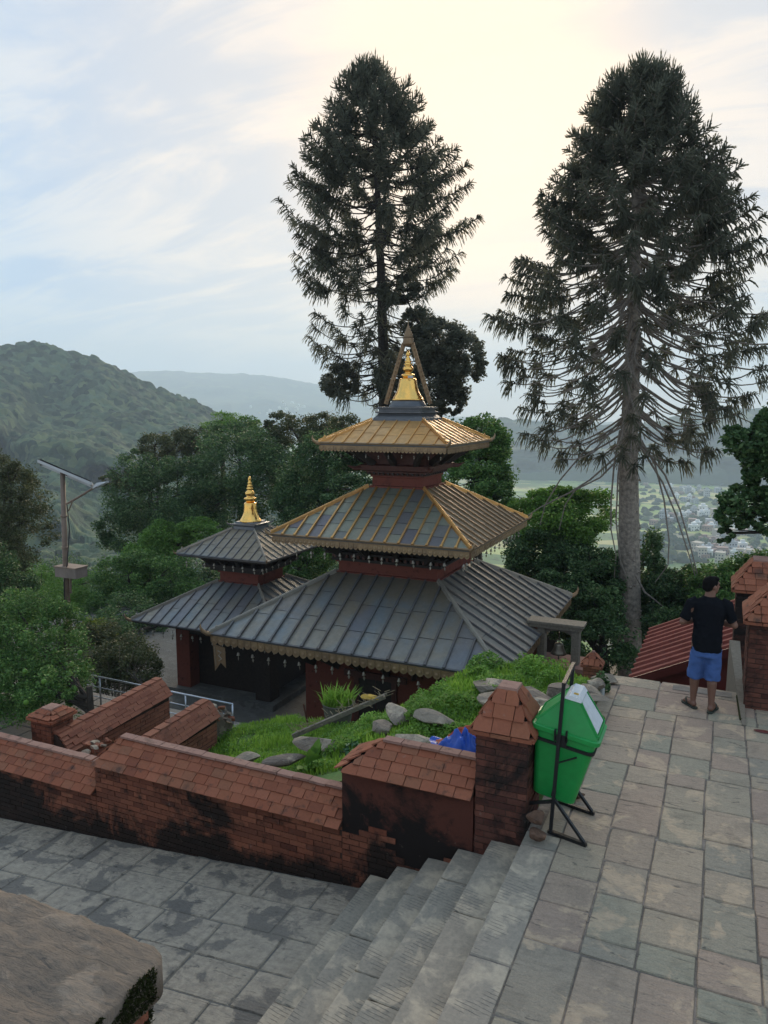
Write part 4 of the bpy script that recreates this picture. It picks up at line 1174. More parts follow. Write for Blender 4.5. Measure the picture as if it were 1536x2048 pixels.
# ---- wind bells under the eaves: each a thing of its own
bell_protos = {}
def wind_bell_mesh(s):
    cup = lathe([(.006, .0), (.018, -.01), (.026, -.03), (.030, -.055), (.042, -.078), (.040, -.080)], 10)
    chain = tube([(0, 0, .10), (0, 0, .0)], .005, 5)
    leaf = prism([Vector((0, 0, -.10)), Vector((.028, 0, -.14)), Vector((0, 0, -.20)), Vector((-.028, 0, -.14))], (0, 1, 0), .006)
    return cup, chain, leaf
cup, chain, leaf = wind_bell_mesh(1)
me_cup = mdata('bell_cup', cup[0], cup[1], M['bell_small'], True)
me_chain = mdata('chain', chain[0], chain[1], M['iron'])
me_leaf = mdata('clapper_leaf', join(leaf, tube([(0, 0, -.06), (0, 0, -.11)], .003, 4))[0], join(leaf, tube([(0, 0, -.06), (0, 0, -.11)], .003, 4))[1], M['bell_small'])
def wind_bells(label, group, c, h, z, n, side, s, inset=.12, skip=0):
    u, nn = {'f': ((1, 0), (0, -1)), 'r': ((0, 1), (1, 0))}[side]
    for i in range(skip, n):
        a = -h + (i + .5) * 2 * h / n + rnd.uniform(-.04, .04)
        q = h - inset
        t = bpy.data.objects.new('wind_bell', None); t.empty_display_size = .05
        t.location = (c[0] + u[0] * a + nn[0] * q, c[1] + u[1] * a + nn[1] * q, z + rnd.uniform(-.02, .015))
        t.scale = (s * .85,) * 3; t.rotation_euler = (rnd.uniform(-.1, .1), rnd.uniform(-.1, .1), rnd.uniform(-.6, .6))
        COL.objects.link(t)
        tag(t, label, 'bell', group)
        for nm, me in (('bell_cup', me_cup), ('chain', me_chain), ('clapper_leaf', me_leaf)):
            o = bpy.data.objects.new(nm, me); COL.objects.link(o); o.parent = t
wind_bells('small pale wind bell hanging under the front eave of the large temple\'s lowest roof', 'wind bells of the lowest roof front', MC, 3.66, -2.20, 17, 'f', 1.25)
wind_bells('small wind bell hanging under the right-hand eave of the large temple\'s lowest roof', 'wind bells of the lowest roof right side', MC, 3.66, -2.14, 18, 'r', 1.1)
wind_bells('small pale wind bell hanging under the front eave of the large temple\'s middle roof', 'wind bells of the middle roof front', MC, 2.55, .26, 13, 'f', 1.15)
wind_bells('small wind bell hanging under the right-hand eave of the large temple\'s middle roof', 'wind bells of the middle roof right side', MC, 2.55, .28, 13, 'r', 1.0)
wind_bells('tiny wind bell hanging under the gilded top roof of the large temple', 'wind bells of the top roof', MC, 1.66, 2.62, 10, 'f', .55)
wind_bells('small wind bell hanging under the lower eave of the small temple', 'wind bells of the small temple lower roof', SC, 2.6, -3.12, 14, 'f', 1.2)
wind_bells('small pale wind bell hanging under the front upper eave of the small temple', 'wind bells of the small temple upper roof', SC, 1.6, -1.05, 9, 'f', 1.15)
wind_bells('small wind bell hanging under the right upper eave of the small temple', 'wind bells of the small temple upper roof right side', SC, 1.6, -1.05, 9, 'r', .9)
# metal pennant hanging from the left front corner
pn = thing('metal_pennant', 'forked embossed metal pennant hanging from the left corner of the large temple\'s lowest roof', 'pennant', (-11.15, 14.66, -2.05))
x, y = -11.13, 14.66
obj('pennant_plate', prism([Vector((x - .17, y, -2.05)), Vector((x + .19, y, -2.10)), Vector((x + .20, y, -2.62)), Vector((x + .05, y, -2.50)), Vector((x - .13, y, -2.74))], (0, 1, 0), .012), M['valance'], pn)
obj('pennant_scroll', join(tube([(x - .02, y - .01, -2.2), (x + .08, y - .01, -2.24), (x + .0, y - .01, -2.32), (x + .09, y - .01, -2.40), (x, y - .01, -2.46)], .014, 5), bar((x - .12, y - .008, -2.1), (x - .09, y - .008, -2.6), .012)), M['bell_small'], pn)

# ---- bell frame and its bell
bf = thing('bell_frame', 'wooden frame on brick base holding a bronze bell right of the large temple', 'bell frame', (-3.3, 18.2, -5.3))
obj('base', box(-4.3, -2.75, 17.75, 18.65, -5.3, -2.56), M['brick2'], bf)
obj('base_cap', box(-4.4, -2.68, 17.7, 18.7, -2.56, -2.46), M['tile_pale'], bf)
for x in (-3.86, -3.03): obj('post', box(x - .09, x + .09, 17.95, 18.25, -2.46, -1.60), M['pale_wood'], bf)
obj('lintel', join(box(-4.15, -2.88, 17.9, 18.3, -1.60, -1.50), box(-4.2, -2.82, 17.86, 18.34, -1.50, -1.44)), M['pale_wood'], bf)
arch = [(-3.77, -1.60)] + [(-3.445 - .325 * math.cos(t_), -1.80 + .14 * math.sin(t_)) for t_ in [math.pi * k / 8 for k in range(9)]] + [(-3.12, -1.60)]
obj('arch_board', prism([Vector((a, 18.0, b)) for a, b in arch], (0, 1, 0), .1), M['pale_wood'], bf)
obj('back_wall', box(-4.35, -3.96, 18.0, 18.3, -2.46, -1.60), M['brick2'], bf)
bb = thing('bronze_bell', 'grey bronze bell hanging in the wooden frame beside the large temple', 'bell', (-3.43, 18.05, -1.95))
obj('bell_body', lathe([(.19, -.30), (.20, -.29), (.165, -.24), (.13, -.17), (.115, -.08), (.10, -.04), (.05, -.02), (.02, .0)], 24, (-3.43, 18.05, -1.95)), M['bell'], bb, smooth=True)
obj('bell_crown', join(tube([(-3.49, 18.05, -1.95), (-3.47, 18.05, -1.9), (-3.39, 18.05, -1.9), (-3.37, 18.05, -1.95)], .018, 6), tube([(-3.43, 18.05, -1.95), (-3.43, 18.05, -1.70)], .015, 6)), M['bell'], bb)
obj('clapper', lathe([(.01, -.45), (.025, -.42), (.012, -.36), (.008, -.2)], 8, (-3.43, 18.05, -1.95)), M['bell'], bb)
# dark low parapet between mound and bell frame
obj('low_parapet', box(-3.9, -2.95, 15.4, 15.8, -3.2, -1.92), M['brick_dark'], label='dark low brick parapet with pale top between the roof corner and the bell frame', cat='wall')

# ---- red roofed shed
rs = thing('shed', 'shed with ribbed red metal roof below the far edge of the paved terrace', 'shed', (0, 17, -5.3))
A, B, C, D = Vector((-1.42, 14.6, -1.45)), Vector((-1.40, 19.0, -1.62)), Vector((.75, 19.0, -.55)), Vector((.75, 14.6, -.38))
nrm = (C - A).cross(B - A).normalized()
if nrm.z < 0: nrm = -nrm
rp = obj('roof', prism([A, D, C, B], -nrm, .03), M['red_roof'], rs)
for i in range(11):
    t_ = (i + .5) / 11
    obj('roof_rib', bar(A.lerp(B, t_) + nrm * .02, D.lerp(C, t_) + nrm * .02, .10, .07, nrm), M['red_roof'], rp)
E2, F2 = Vector((2.9, 14.6, -1.45)), Vector((2.9, 19.0, -1.62))
obj('far_slope', prism([D, E2, F2, C], -nrm, .03), M['red_roof'], rs)
obj('gable', ([(-1.2, 14.75, -5.3), (2.7, 14.75, -5.3), (2.7, 14.75, -1.5), (.75, 14.75, -.5), (-1.2, 14.75, -1.45), (-1.2, 18.8, -5.3), (2.7, 18.8, -5.3), (2.7, 18.8, -1.6), (.75, 18.8, -.66), (-1.2, 18.8, -1.6)], [(0, 1, 2, 3, 4), (9, 8, 7, 6, 5), (0, 4, 9, 5), (1, 6, 7, 2)]), M['red_panel'], rs)
obj('verge_board', bar(A + Vector((0, -.03, -.04)), D + Vector((0, -.03, -.04)), .03, .16), M['red_panel'], rs)

# ================================================================== THINGS ON THE GROUND
# ---- green litter bin in its tilting stand
bs = thing('bin_stand', 'black iron stand of two posts and splayed feet carrying the green bin', 'stand', (-1.22, 6.55, 0))
for (y, lx, tx) in ((6.31, -1.22, -1.145), (6.86, -1.24, -1.165)):
    obj('post', bar((lx, y, .0), (tx, y, 1.40), .030, .030, (0, 1, 0)), M['iron'], bs)
    obj('foot_bar', bar((lx - .02, y, .016), (lx + .33, y - .09, .016), .034, .03), M['iron'], bs)
    obj('foot_bar', bar((lx + .0, y, .30), (lx - .30, y + .08, .17), .026, .026), M['iron'], bs)
    obj('brace', bar((lx + .012, y, .34), (lx + .31, y - .085, .03), .024, .024), M['iron'], bs)
obj('top_bar', bar((-1.145, 6.295, 1.40), (-1.165, 6.875, 1.40), .032, .032), M['iron'], bs)
obj('cross_bar', bar((-1.215, 6.31, .36), (-1.235, 6.86, .36), .022, .022), M['iron'], bs)
m, gg = new_mat('green_bin_plastic')
n = gg.noise(pos(gg), 9, 5, .6)
finish(gg, gg.mix(gg.mapr(n, .35, .7), (.008, .24, .045), (.012, .30, .06)), gg.mapr(n, .3, .7, .28, .42), 0, gg.noise(pos(gg), 60, 3), .03, .003, .5)
M['bin'] = m
m, gg = new_mat('white_bin_flap')
n = gg.noise(pos(gg), 14, 5, .6)
finish(gg, gg.mix(gg.mapr(n, .45, .75, 0, .5), (.70, .73, .74), (.45, .50, .48)), .12, 0, None, spec=.7)
M['flap'] = m
def rrect(hx, hy, r, z, seg=5):
    pts = []
    for k, (sx, sy) in enumerate(((1, 1), (-1, 1), (-1, -1), (1, -1))):
        for i in range(seg + 1):
            a = math.pi / 2 * (k + i / seg)
            pts.append((sx * (hx - r) + r * math.cos(a), sy * (hy - r) + r * math.sin(a), z))
    return pts
def ringloft(rings, capb=True, capt=True):
    K = len(rings[0]); V = [p for r_ in rings for p in r_]; F = []
    for i in range(len(rings) - 1):
        for k in range(K): F.append((i * K + k, i * K + (k + 1) % K, (i + 1) * K + (k + 1) % K, (i + 1) * K + k))
    if capb: F.append(tuple(reversed(range(K))))
    if capt: F.append(tuple(range((len(rings) - 1) * K, len(rings) * K)))
    return V, F
bin_ = thing('litter_bin', 'bright green plastic litter bin with gabled lid and white swing flap', 'bin', (0, 0, 0))
# built upright round its own origin, then tilted in the stand
tilt = Matrix.Translation(Vector((-1.175, 6.585, .64))) @ Matrix.Rotation(R(9), 4, 'Y')
def tf(VF, mtx=tilt): return [mtx @ Vector(v) for v in VF[0]], VF[1]
body = obj('bin_body', tf(ringloft([rrect(.17, .15, .06, -.385), rrect(.19, .165, .06, -.37), rrect(.265, .215, .06, .20), rrect(.265, .215, .06, .25), rrect(.275, .225, .06, .252), rrect(.275, .225, .06, .27)])), M['bin'], bin_, smooth=False)
obj('rim', tf(ringloft([rrect(.29, .235, .07, .255), rrect(.305, .245, .07, .262), rrect(.305, .245, .07, .298), rrect(.285, .23, .06, .305)])), M['bin'], bin_)
# gabled lid: straight gable ends, sloping sides with a rounded ridge
prof = [(.275, .30), (.268, .325), (.062, .575), (.035, .598), (0, .607), (-.035, .598), (-.062, .575), (-.268, .325), (-.275, .30)]
Vf = [(x, -.215 + (z - .3) * .22, z) for x, z in prof] + [(x, .215 - (z - .3) * .22, z) for x, z in prof]
K = len(prof)
Fl = [tuple(range(K)), tuple(reversed(range(K, 2 * K)))] + [(i + 1, i, K + i, K + i + 1) for i in range(K - 1)] + [(0, K - 1, 2 * K - 1, K)]
lid = obj('lid', tf((Vf, Fl)), M['bin'], bin_)
for s in (1, -1):    # framed swing flaps on both slopes
    n_ = Vector((s * .77, 0, .64)).normalized()
    q = lambda u_, v_: Vector((s * (.262 - (.262 - .062) * v_), u_ * (.200 - .05 * v_), .333 + (.575 - .333) * v_))
    obj('swing_flap', tf(prism([q(-.86, .05), q(.86, .05), q(.86, .98), q(-.86, .98)][::s], n_, .012)), M['flap'] if s > 0 else M['bin'], bin_)
    fr = join(*[bar(a_ + n_ * .008, b_ + n_ * .008, .014, .022, n_) for a_, b_ in ((q(-.95, .0), q(.95, .0)), (q(-.95, 0), q(-.95, 1.0)), (q(.95, 0), q(.95, 1.0)))])
    obj('flap_frame', tf(fr), M['bin'], bin_)
obj('ridge_cap', tf(([( .075, -.165, .585), (-.075, -.165, .585), (-.075, .165, .585), (.075, .165, .585), (.04, -.16, .622), (-.04, -.16, .622), (-.04, .16, .622), (.04, .16, .622)], [tuple(reversed(f)) for f in BF])), M['flap'], bin_)
obj('sticker', tf(box(-.012, .030, -.10, -.06, .6225, .6245)), M['yellow_flower'], bin_)
obj('belt', tf(ringloft([rrect(.262, .214, .06, .155), rrect(.275, .226, .06, .157), rrect(.277, .228, .06, .185), rrect(.262, .214, .06, .187)], False, False)), M['iron'], bs)
obj('pivot_bracket', join(box(-1.20, -1.11, 6.325, 6.345, .83, .92), box(-1.12, -1.105, 6.325, 6.36, .86, .96), box(-1.22, -1.205, 6.325, 6.36, .86, .96)), M['iron'], bs)
obj('stay', bar((-1.185, 6.325, .66), (-1.02, 6.36, .73), .012), M['iron'], bs)

# ---- two lumps of old brick by the bin's foot
def rock(name, label, loc, s, seed, mat='rock', rot=None, cat='rock', group=None):
    o = obj(name, rock_mesh(*s, seed), M[mat], smooth=False)
    o.location = loc; o.rotation_euler = rot or (0, 0, seed * .7)
    tag(o, label, cat, group); return o
rock('brick_lump', 'lower squared lump of brick standing at the foot of the bin stand', (-1.30, 6.10, .065), (.115, .10, .075), 5, 'lump', (0, 0, .3), 'brick')
rock('brick_lump', 'rounded upper lump of brick balanced on the squared one by the bin stand', (-1.31, 6.13, .20), (.11, .095, .085), 9, 'lump', (.2, .1, .9), 'brick')
rock('brick_lump', 'small lump of brick lying under the far foot of the bin stand', (-1.12, 7.0, .05), (.10, .08, .06), 13, 'lump', (0, 0, .5), 'brick')

# ---- boulders on the mound
def R_(px, py, y, s, seed, label, mat='rock', rot=None, dz=0):
    P_ = at(px, py, y); zg = float(mound_z(P_.x, P_.y))
    return rock('boulder', label, (P_.x, y, P_.z + dz - s[2] * .25), (s[0] * 1.15, s[1], s[2] * .85), seed, mat, rot)
R_(800, 1425, 8.1, (.34, .22, .13), 21, 'pale flat-topped boulder in the middle of the weedy mound')
R_(865, 1432, 7.95, (.26, .16, .11), 22, 'dark squared stone touching the right of the pale flat-topped boulder', rot=(0, .05, .1))
R_(640, 1487, 7.65, (.50, .22, .17), 23, 'long slanting grey slab of rock behind the middle wall coping', rot=(.1, -.18, -.3))
R_(495, 1510, 7.7, (.22, .16, .13), 24, 'brown rounded rock peeping over the middle wall coping')
R_(575, 1515, 7.5, (.30, .14, .09), 25, 'low rock between the brown rounded rock and the broad-leaved plant', rot=(0, -.2, .3))
R_(765, 1453, 7.75, (.20, .14, .10), 26, 'small grey rock half buried in weeds left of the spotted plant')
R_(830, 1478, 7.4, (.34, .20, .10), 27, 'low pale rock sunk in weeds just above the plastered wall coping', rot=(.1, 0, .4))
R_(975, 1367, 9.0, (.30, .22, .12), 28, 'pale layered boulder left of the pointed pillar cap on the mound skyline')
R_(990, 1393, 8.4, (.33, .2, .16), 29, 'brown boulder just behind the left edge of the tall pillar cap')
R_(1055, 1385, 8.8, (.40, .24, .13), 30, 'large pale boulder behind the tip of the tall pillar cap', rot=(0, .05, .2))
R_(1075, 1402, 8.2, (.30, .16, .12), 31, 'dark ribbed boulder between the tall pillar cap and the bin stand', rot=(0, -.1, .5))
R_(1135, 1378, 9.1, (.36, .30, .20), 32, 'big rounded boulder seen through the bin stand handle')
R_(1178, 1378, 9.3, (.20, .20, .10), 33, 'cracked boulder right of the bin stand handle')
R_(1190, 1366, 9.7, (.18, .14, .12), 34, 'small boulder nearest the terrace corner')
R_(1175, 1393, 8.9, (.24, .14, .06), 35, 'flat paving-like stone beside the weeds at the terrace edge', rot=(0, 0, .1))
R_(1205, 1356, 10.3, (.22, .12, .12), 36, 'grey stone wedged at the far left corner of the terrace')

# ---- weeds and grass
def blades(n, region, hmin, hmax, mat, name, label=None, parent=None, lean=.5, w=.008, seed=0, zf=mound_z, **tg):
    r = np.random.default_rng(seed)
    P = region(r, n); n = len(P)
    z = zf(P[:, 0], P[:, 1]) if callable(zf) else np.full(n, zf)
    h = r.uniform(hmin, hmax, n) * (.6 + .8 * hnoise(P[:, 0], P[:, 1], .35, 2))
    a = r.uniform(0, 2 * np.pi, n); l = r.uniform(0, lean, n)
    d = np.stack([np.cos(a), np.sin(a), 0 * a], 1); s = np.stack([-np.sin(a), np.cos(a), 0 * a], 1)
    b = np.stack([P[:, 0], P[:, 1], z - .01], 1)
    mid = b + d * (h * l * .4)[:, None] + np.array([0, 0, 1]) * (h * .6)[:, None]
    tip = b + d * (h * l)[:, None] + np.array([0, 0, 1]) * h[:, None]
    ww = (w * r.uniform(.6, 1.4, n))[:, None]
    V = np.stack([b - s * ww * .6, b + s * ww * .6, mid + s * ww, tip, mid - s * ww], 1).reshape(-1, 3)
    Q = (np.arange(n) * 5)[:, None] + np.array([[0, 1, 2, 4], [4, 2, 3, 3]]).reshape(1, 8)
    i0 = np.arange(n) * 5
    Q4 = np.stack([i0, i0 + 1, i0 + 2, i0 + 4], 1); 
    T = np.stack([i0 + 4, i0 + 2, i0 + 3], 1)
    me = bpy.data.meshes.new(name)
    loops = np.concatenate([Q4.ravel(), T.ravel()]).astype(np.int32)
    me.vertices.add(len(V)); me.vertices.foreach_set('co', V.astype(np.float32).ravel())
    me.loops.add(len(loops)); me.loops.foreach_set('vertex_index', loops)
    me.polygons.add(2 * n)
    me.polygons.foreach_set('loop_start', np.concatenate([np.arange(n) * 4, 4 * n + np.arange(n) * 3]).astype(np.int32))
    me.update(calc_edges=True); me.materials.append(mat)
    o = bpy.data.objects.new(name, me); link(o, parent); tag(o, label, None, None, tg.get('kind')); return o
def leafcloud(C, L, Wd, seed, up=.4, fold=0.):
    """one rhombus leaf per centre C (n,3); L length, Wd width"""
    r = np.random.default_rng(seed); n = len(C)
    d = r.normal(size=(n, 3)); d[:, 2] = d[:, 2] * .6 + .1; d /= np.linalg.norm(d, axis=1)[:, None]
    u = r.normal(size=(n, 3)) * (1 - up) + np.array([0, 0, 1]) * up; 
    s = np.cross(d, u); s /= np.linalg.norm(s, axis=1)[:, None] + 1e-9
    nrm = np.cross(s, d)
    l = (L * r.uniform(.6, 1.3, n))[:, None]; w = (Wd * r.uniform(.7, 1.2, n))[:, None]
    V = np.stack([C - d * l * .5, C + s * w * .5 + nrm * w * .12, C + d * l * .5, C - s * w * .5 + nrm * w * .12], 1).reshape(-1, 3)
    Q = np.arange(4 * n).reshape(-1, 4)
    return V, Q
def reg_box(x0, x1, y0, y1, mask=None):
    def f(r, n):
        P = np.stack([r.uniform(x0, x1, n), r.uniform(y0, y1, n)], 1)
        return P[mask(P[:, 0], P[:, 1])] if mask else P
    return f
crest_f = lambda x: np.interp(x, [-8.5, -7, -6, -4, -2.7, -1.3], [9.3, 9.7, 9.9, 9.0, 10.2, 10.5])
gm = lambda x, y: (y < crest_f(x) + 1.0) & ~((x < -7.3)) & (hnoise(x, y, .5, 3) > .12)
blades(48000, reg_box(-7.0, -1.5, 6.9, 11.0, gm), .04, .13, M['grass'], 'grass', kind='stuff', seed=1)
def weeds(n, reg, seed, h, mat, name, L=.045, W=.03, zf=mound_z, lump=.3, **tg):
    r = np.random.default_rng(seed)
    P = reg(r, n); n = len(P)
    hh = h * hnoise(P[:, 0], P[:, 1], lump, seed % 7) ** 1.3 * 1.6
    z = (zf(P[:, 0], P[:, 1]) if callable(zf) else zf) + r.uniform(.3, 1, n) ** .6 * hh
    V, Q = leafcloud(np.stack([P[:, 0], P[:, 1], z], 1), L, W, seed, .6)
    return npobj(name, V, Q, mat, **tg)
weeds(34000, reg_box(-4.9, -1.75, 6.95, 10.2, lambda x, y: (y < crest_f(x) + .3) & (hnoise(x, y, .55, 11) > .33) & (x > -5.0 + (y - 7) * .35)), 2, .17, M['weed'], 'clover_weeds', kind='stuff')
weeds(9000, reg_box(-7.0, -4.6, 7.2, 10, lambda x, y: (y < crest_f(x) + .3)), 3, .10, M['weed'], 'low_clover', kind='stuff', L=.035, W=.025)
weeds(6000, reg_box(-2.9, -1.4, 8.9, 10.6, lambda x, y: hnoise(x, y, .3, 8) > .45), 4, .20, M['weed'], 'yellow_green_weeds', kind='stuff')
# clump at the terrace edge
def clump(name, label, cat, loc, r_, h, n, mat, L=.06, W=.04, seed=0, group=None):
    rg = np.random.default_rng(seed)
    a = rg.uniform(0, 2 * np.pi, n); q = np.sqrt(rg.uniform(0, 1, n)) * r_
    z = (1 - (q / r_) ** 2 * .7) * h * rg.uniform(.35, 1, n)
    C = np.stack([q * np.cos(a), q * np.sin(a), z], 1)
    V, Q = leafcloud(C, L, W, seed, .6)
    o = thing(name, label, cat, loc, group)
    f = npobj('leaves', V, Q, mat); f.parent = o
    st = join(*[tube([(0, 0, 0), (math.cos(k) * r_ * .3, math.sin(k) * r_ * .3, h * .4), (math.cos(k) * r_ * .6, math.sin(k) * r_ * .6, h * .7)], [.006, .005, .003], 4) for k in range(7)])
    s = obj('stems', st, M['twig']); s.parent = o
    return o
clump('weed_plant', 'leafy green weed spilling onto the terrace just behind the bin', 'plant', (-1.36, 8.35, 0), .24, .26, 1100, M['leaf_mid'], .06, .045, 5)
clump('weed_plant', 'low leafy weed at the terrace edge beyond the bin, right of the flat stone', 'plant', (-1.33, 8.9, 0), .2, .18, 700, M['leaf_light'], .05, .04, 6)
clump('weed_plant', 'young weed standing against the far left corner of the terrace beside a plastic bottle', 'plant', (-1.32, 9.95, 0), .12, .30, 300, M['leaf_dark'], .06, .035, 7)
clump('weed_plant', 'bright green nettle-like plant in front of the dark parapet under the roof corner', 'plant', (-2.9, 10.0, .0), .30, .34, 900, M['leaf_light'], .07, .03, 8)
obj('plastic_bottle', lathe([(.030, 0), (.034, .01), (.034, .13), (.026, .17), (.012, .19), (.012, .21)], 12, (-1.27, 9.72, 0)), M['pvc'], smooth=True, label='small clear plastic bottle standing at the foot of the young weed', cat='bottle')
# big-leaf plant behind wall
def bigleaf():
    P_ = at(628, 1562, 7.2); P_.z = -.47
    t = thing('broadleaf_plant', 'broad-leaved bright green plant standing behind the join of the middle and plastered walls', 'plant', P_)
    r = random.Random(4)
    for i in range(16):
        a = r.uniform(0, 6.28); ln = r.uniform(.28, .46); tl = r.uniform(.15, .9) 
        d = Vector((math.cos(a) * math.sin(tl), math.sin(a) * math.sin(tl), math.cos(tl)))
        s = d.cross(Vector((0, 0, 1))).normalized(); nn = s.cross(d)
        V, F = [], []
        for k in range(8):
            q = k / 7; c = P_ + Vector((r.uniform(-.0, .0), 0, 0)) + d * ln * q + Vector((0, 0, -1)) * (q * q * ln * .35 * math.sin(tl))
            w = .085 * math.sin(math.pi * (.08 + .90 * q)) ** .8 * (1 if q > .25 else .5)
            V += [c - s * w + nn * w * .25, c, c + s * w + nn * w * .25]
        for k in range(7):
            F += [(k * 3, k * 3 + 1, k * 3 + 4, k * 3 + 3), (k * 3 + 1, k * 3 + 2, k * 3 + 5, k * 3 + 4)]
        obj('leaf', (V, F), M['leaf_light'], t, smooth=True)
bigleaf()
clump('weed_plant', 'dark leafy plant between the broad-leaved plant and the plastered wall', 'plant', (-3.72, 7.4, -.42), .22, .34, 420, M['leaf_blue'], .08, .05, 15)
# planks, pot, straw, tarp
A, B = at(590, 1470, 8.6), at(770, 1392, 9.3)
tk = thing('plank', 'long weathered plank with dry straw lying up the edge of the grassy mound', 'plank', A)
obj('board', bar(A, B, .13, .03), M['pale_wood'], tk); obj('edge_batten', join(bar(A + Vector((0, -.07, .01)), B + Vector((0, -.07, .01)), .03, .06), bar(A + Vector((0, .07, .01)), B + Vector((0, .07, .01)), .022, .03)), M['pale_wood'], tk)
vs = []
for i in range(90):
    q = A.lerp(B, rnd.random()) + Vector((rnd.uniform(-.1, .1), rnd.uniform(-.1, .1), .04))
    vs.append(bar(q, q + Vector((rnd.uniform(-.16, .16), rnd.uniform(-.1, .1), rnd.uniform(.0, .10))), .006))
tag(obj('straw', join(*vs), M['straw'], tk), kind='stuff')
P_ = at(745, 1400, 9.2)
obj('yellow_bloom', rock_mesh(.20, .10, .06, 55), M['yellow_flower'], label='withered yellow flower heap at the top of the plank', cat='flowers').location = P_ + Vector((0, 0, .03))
P_ = at(676, 1405, 9.6)
pt = thing('plant_pot', 'round grey cement pot of spiky green weeds in front of the large temple wall', 'plant pot', P_)
obj('pot', lathe([(.15, -.42), (.18, -.40), (.23, -.05), (.25, .0), (.22, .0), (.20, -.06)], 18, P_), M['pot'], pt)
bl = blades(260, reg_box(P_.x - .18, P_.x + .18, P_.y - .18, P_.y + .18), .15, .36, M['grass'], 'pot_grass', parent=pt, zf=P_.z - .06, lean=1.2, w=.012, seed=9, kind='stuff')
obj('stake', bar(at(615, 1445, 9.3), at(607, 1408, 9.3), .02), M['red_wood'], label='thin red stake standing at the left end of the plank', cat='stake')
def crumple(name, loc, s, seed, mat, label, cat):
    r = np.random.default_rng(seed); n = 34
    X, Y = np.meshgrid(np.linspace(-1, 1, n), np.linspace(-1, 1, n), indexing='ij')
    q = np.sqrt(X * X + Y * Y)
    ang = np.arctan2(Y, X)
    rim = 1 + .18 * np.sin(ang * 3 + seed) + .1 * np.sin(ang * 7)
    H = np.maximum(0, 1 - (q / rim) ** 1.6)
    Z = H * (.55 + .6 * np.abs(hnoise(X * 2, Y * 2, .55, seed) - .5) * 2) + .10 * hnoise(X, Y, .2, seed + 2)
    V = np.stack([X * s[0] / rim, Y * s[1] / rim, Z * s[2]], -1)
    o = npobj(name, V, gridq(n, n), mat, smooth=False); o.location = loc; tag(o, label, cat); return o
P_ = at(930, 1505, 7.05)
crumple('tarpaulin', (P_.x - .02, 7.05, P_.z - .04), (.34, .22, .30), 3, M['tarp'], 'crumpled bright blue plastic sheet behind the plastered wall coping, left of the tall pillar', 'plastic sheet')
crumple('red_cloth', (P_.x + .02, 7.28, P_.z - .02), (.33, .14, .24), 6, M['tarp_red'], 'orange-red cloth poking out behind the blue plastic sheet', 'cloth')
obj('maroon_patch', rock_mesh(.13, .05, .012, 66), M['red_panel'], label='flat maroon scrap lying on the paving at the right edge', cat='scrap').location = (.62, 9.42, .015)

# ---- stainless railing
rl = thing('railing', 'stainless steel railing of three thin bars at the edge of the left plaza', 'railing', (-11.5, 12.6, PLAZA_Z))
for k, dz in enumerate((0, -.26, -.50)):
    obj('rail', tube([(-14.4, 12.6, -2.46 + dz), (-9.24, 12.6, -2.50 + dz)], .022 if k == 0 else .012, 8), M['steel'], rl, smooth=True)
for x in (-14.3, -13.0, -11.8, -10.5, -9.25): obj('rail_post', tube([(x, 12.6, PLAZA_Z), (x, 12.6, -2.48)], .02, 8), M['steel'], rl, smooth=True)
fx = thing('white_fence', 'short white picket fence at the back left of the courtyard', 'fence', (-19.2, 22, COURT_Z))
a, b = at(330, 1352, 22.5), at(372, 1332, 24)
for i in range(8):
    q = a.lerp(b, i / 7); obj('picket', bar(q + Vector((0, 0, -.55)), q, .06, .05), M['lampgrey'], fx)
obj('fence_rail', bar(a, b, .05, .05), M['lampgrey'], fx)

# ---- solar street lamp
LY = 14.0
lb = at(137, 1330, LY); ltop = at(125, 945, LY)
lt = thing('street_lamp', 'solar street lamp on a rusty pole with battery box and tilted panel', 'street lamp', (lb.x, LY, PLAZA_Z))
base = Vector((lb.x + .08, LY, PLAZA_Z))
obj('pole', tube([base, lb.lerp(ltop, .55), ltop], [.075, .068, .06], 14), M['galv'], lt, smooth=True)
for q in (.22, .62, .78): 
    c = lb.lerp(ltop, q); obj('clamp_band', lathe([(.075, -.03), (.085, -.02), (.085, .02), (.075, .03)], 12, c), M['galv'], lt)
pc = at(127, 943, LY)
# panel: long edge falls to the right
pa, pb = at(76, 922, LY - .1), at(182, 967, LY - .1)
d = (pb - pa); up_ = Vector((-.30, .36, -.12))
pn_ = obj('solar_panel', hexa([pa, pb, pb + up_, pa + up_, pa + Vector((0, 0, .05)), pb + Vector((0, 0, .05)), pb + up_ + Vector((0, 0, .05)), pa + up_ + Vector((0, 0, .05))]), M['solar_under'], lt)
obj('panel_frame', join(bar(pa, pb, .04, .07), bar(pa + up_, pb + up_, .04, .07), bar(pa, pa + up_, .04, .07), bar(pb, pb + up_, .04, .07)), M['lampgrey'], pn_)
obj('cell_sheet', hexa([pa + Vector((0.03, .03, .056)), pb + Vector((-.03, .03, .056)), pb + up_ + Vector((-.03, -.03, .056)), pa + up_ + Vector((.03, -.03, .056)), pa + Vector((.03, .03, .06)), pb + Vector((-.03, .03, .06)), pb + up_ + Vector((-.03, -.03, .06)), pa + up_ + Vector((.03, -.03, .06))]), M['solar_cell'], pn_)
obj('panel_bracket', join(bar(ltop, (pa + pb) / 2 + up_ * .5, .05), bar((pa + pb) / 2, (pa + pb) / 2 + up_, .04)), M['galv'], lt)
a0, a1 = at(133, 1008, LY), at(188, 975, LY)
obj('arm', tube([a0, a0.lerp(a1, .5) + Vector((0, 0, -.01)), a1], .028, 8), M['galv'], lt)
obj('arm_brace', tube([at(137, 1022, LY), at(146, 1000, LY)], .016, 6), M['galv'], lt)
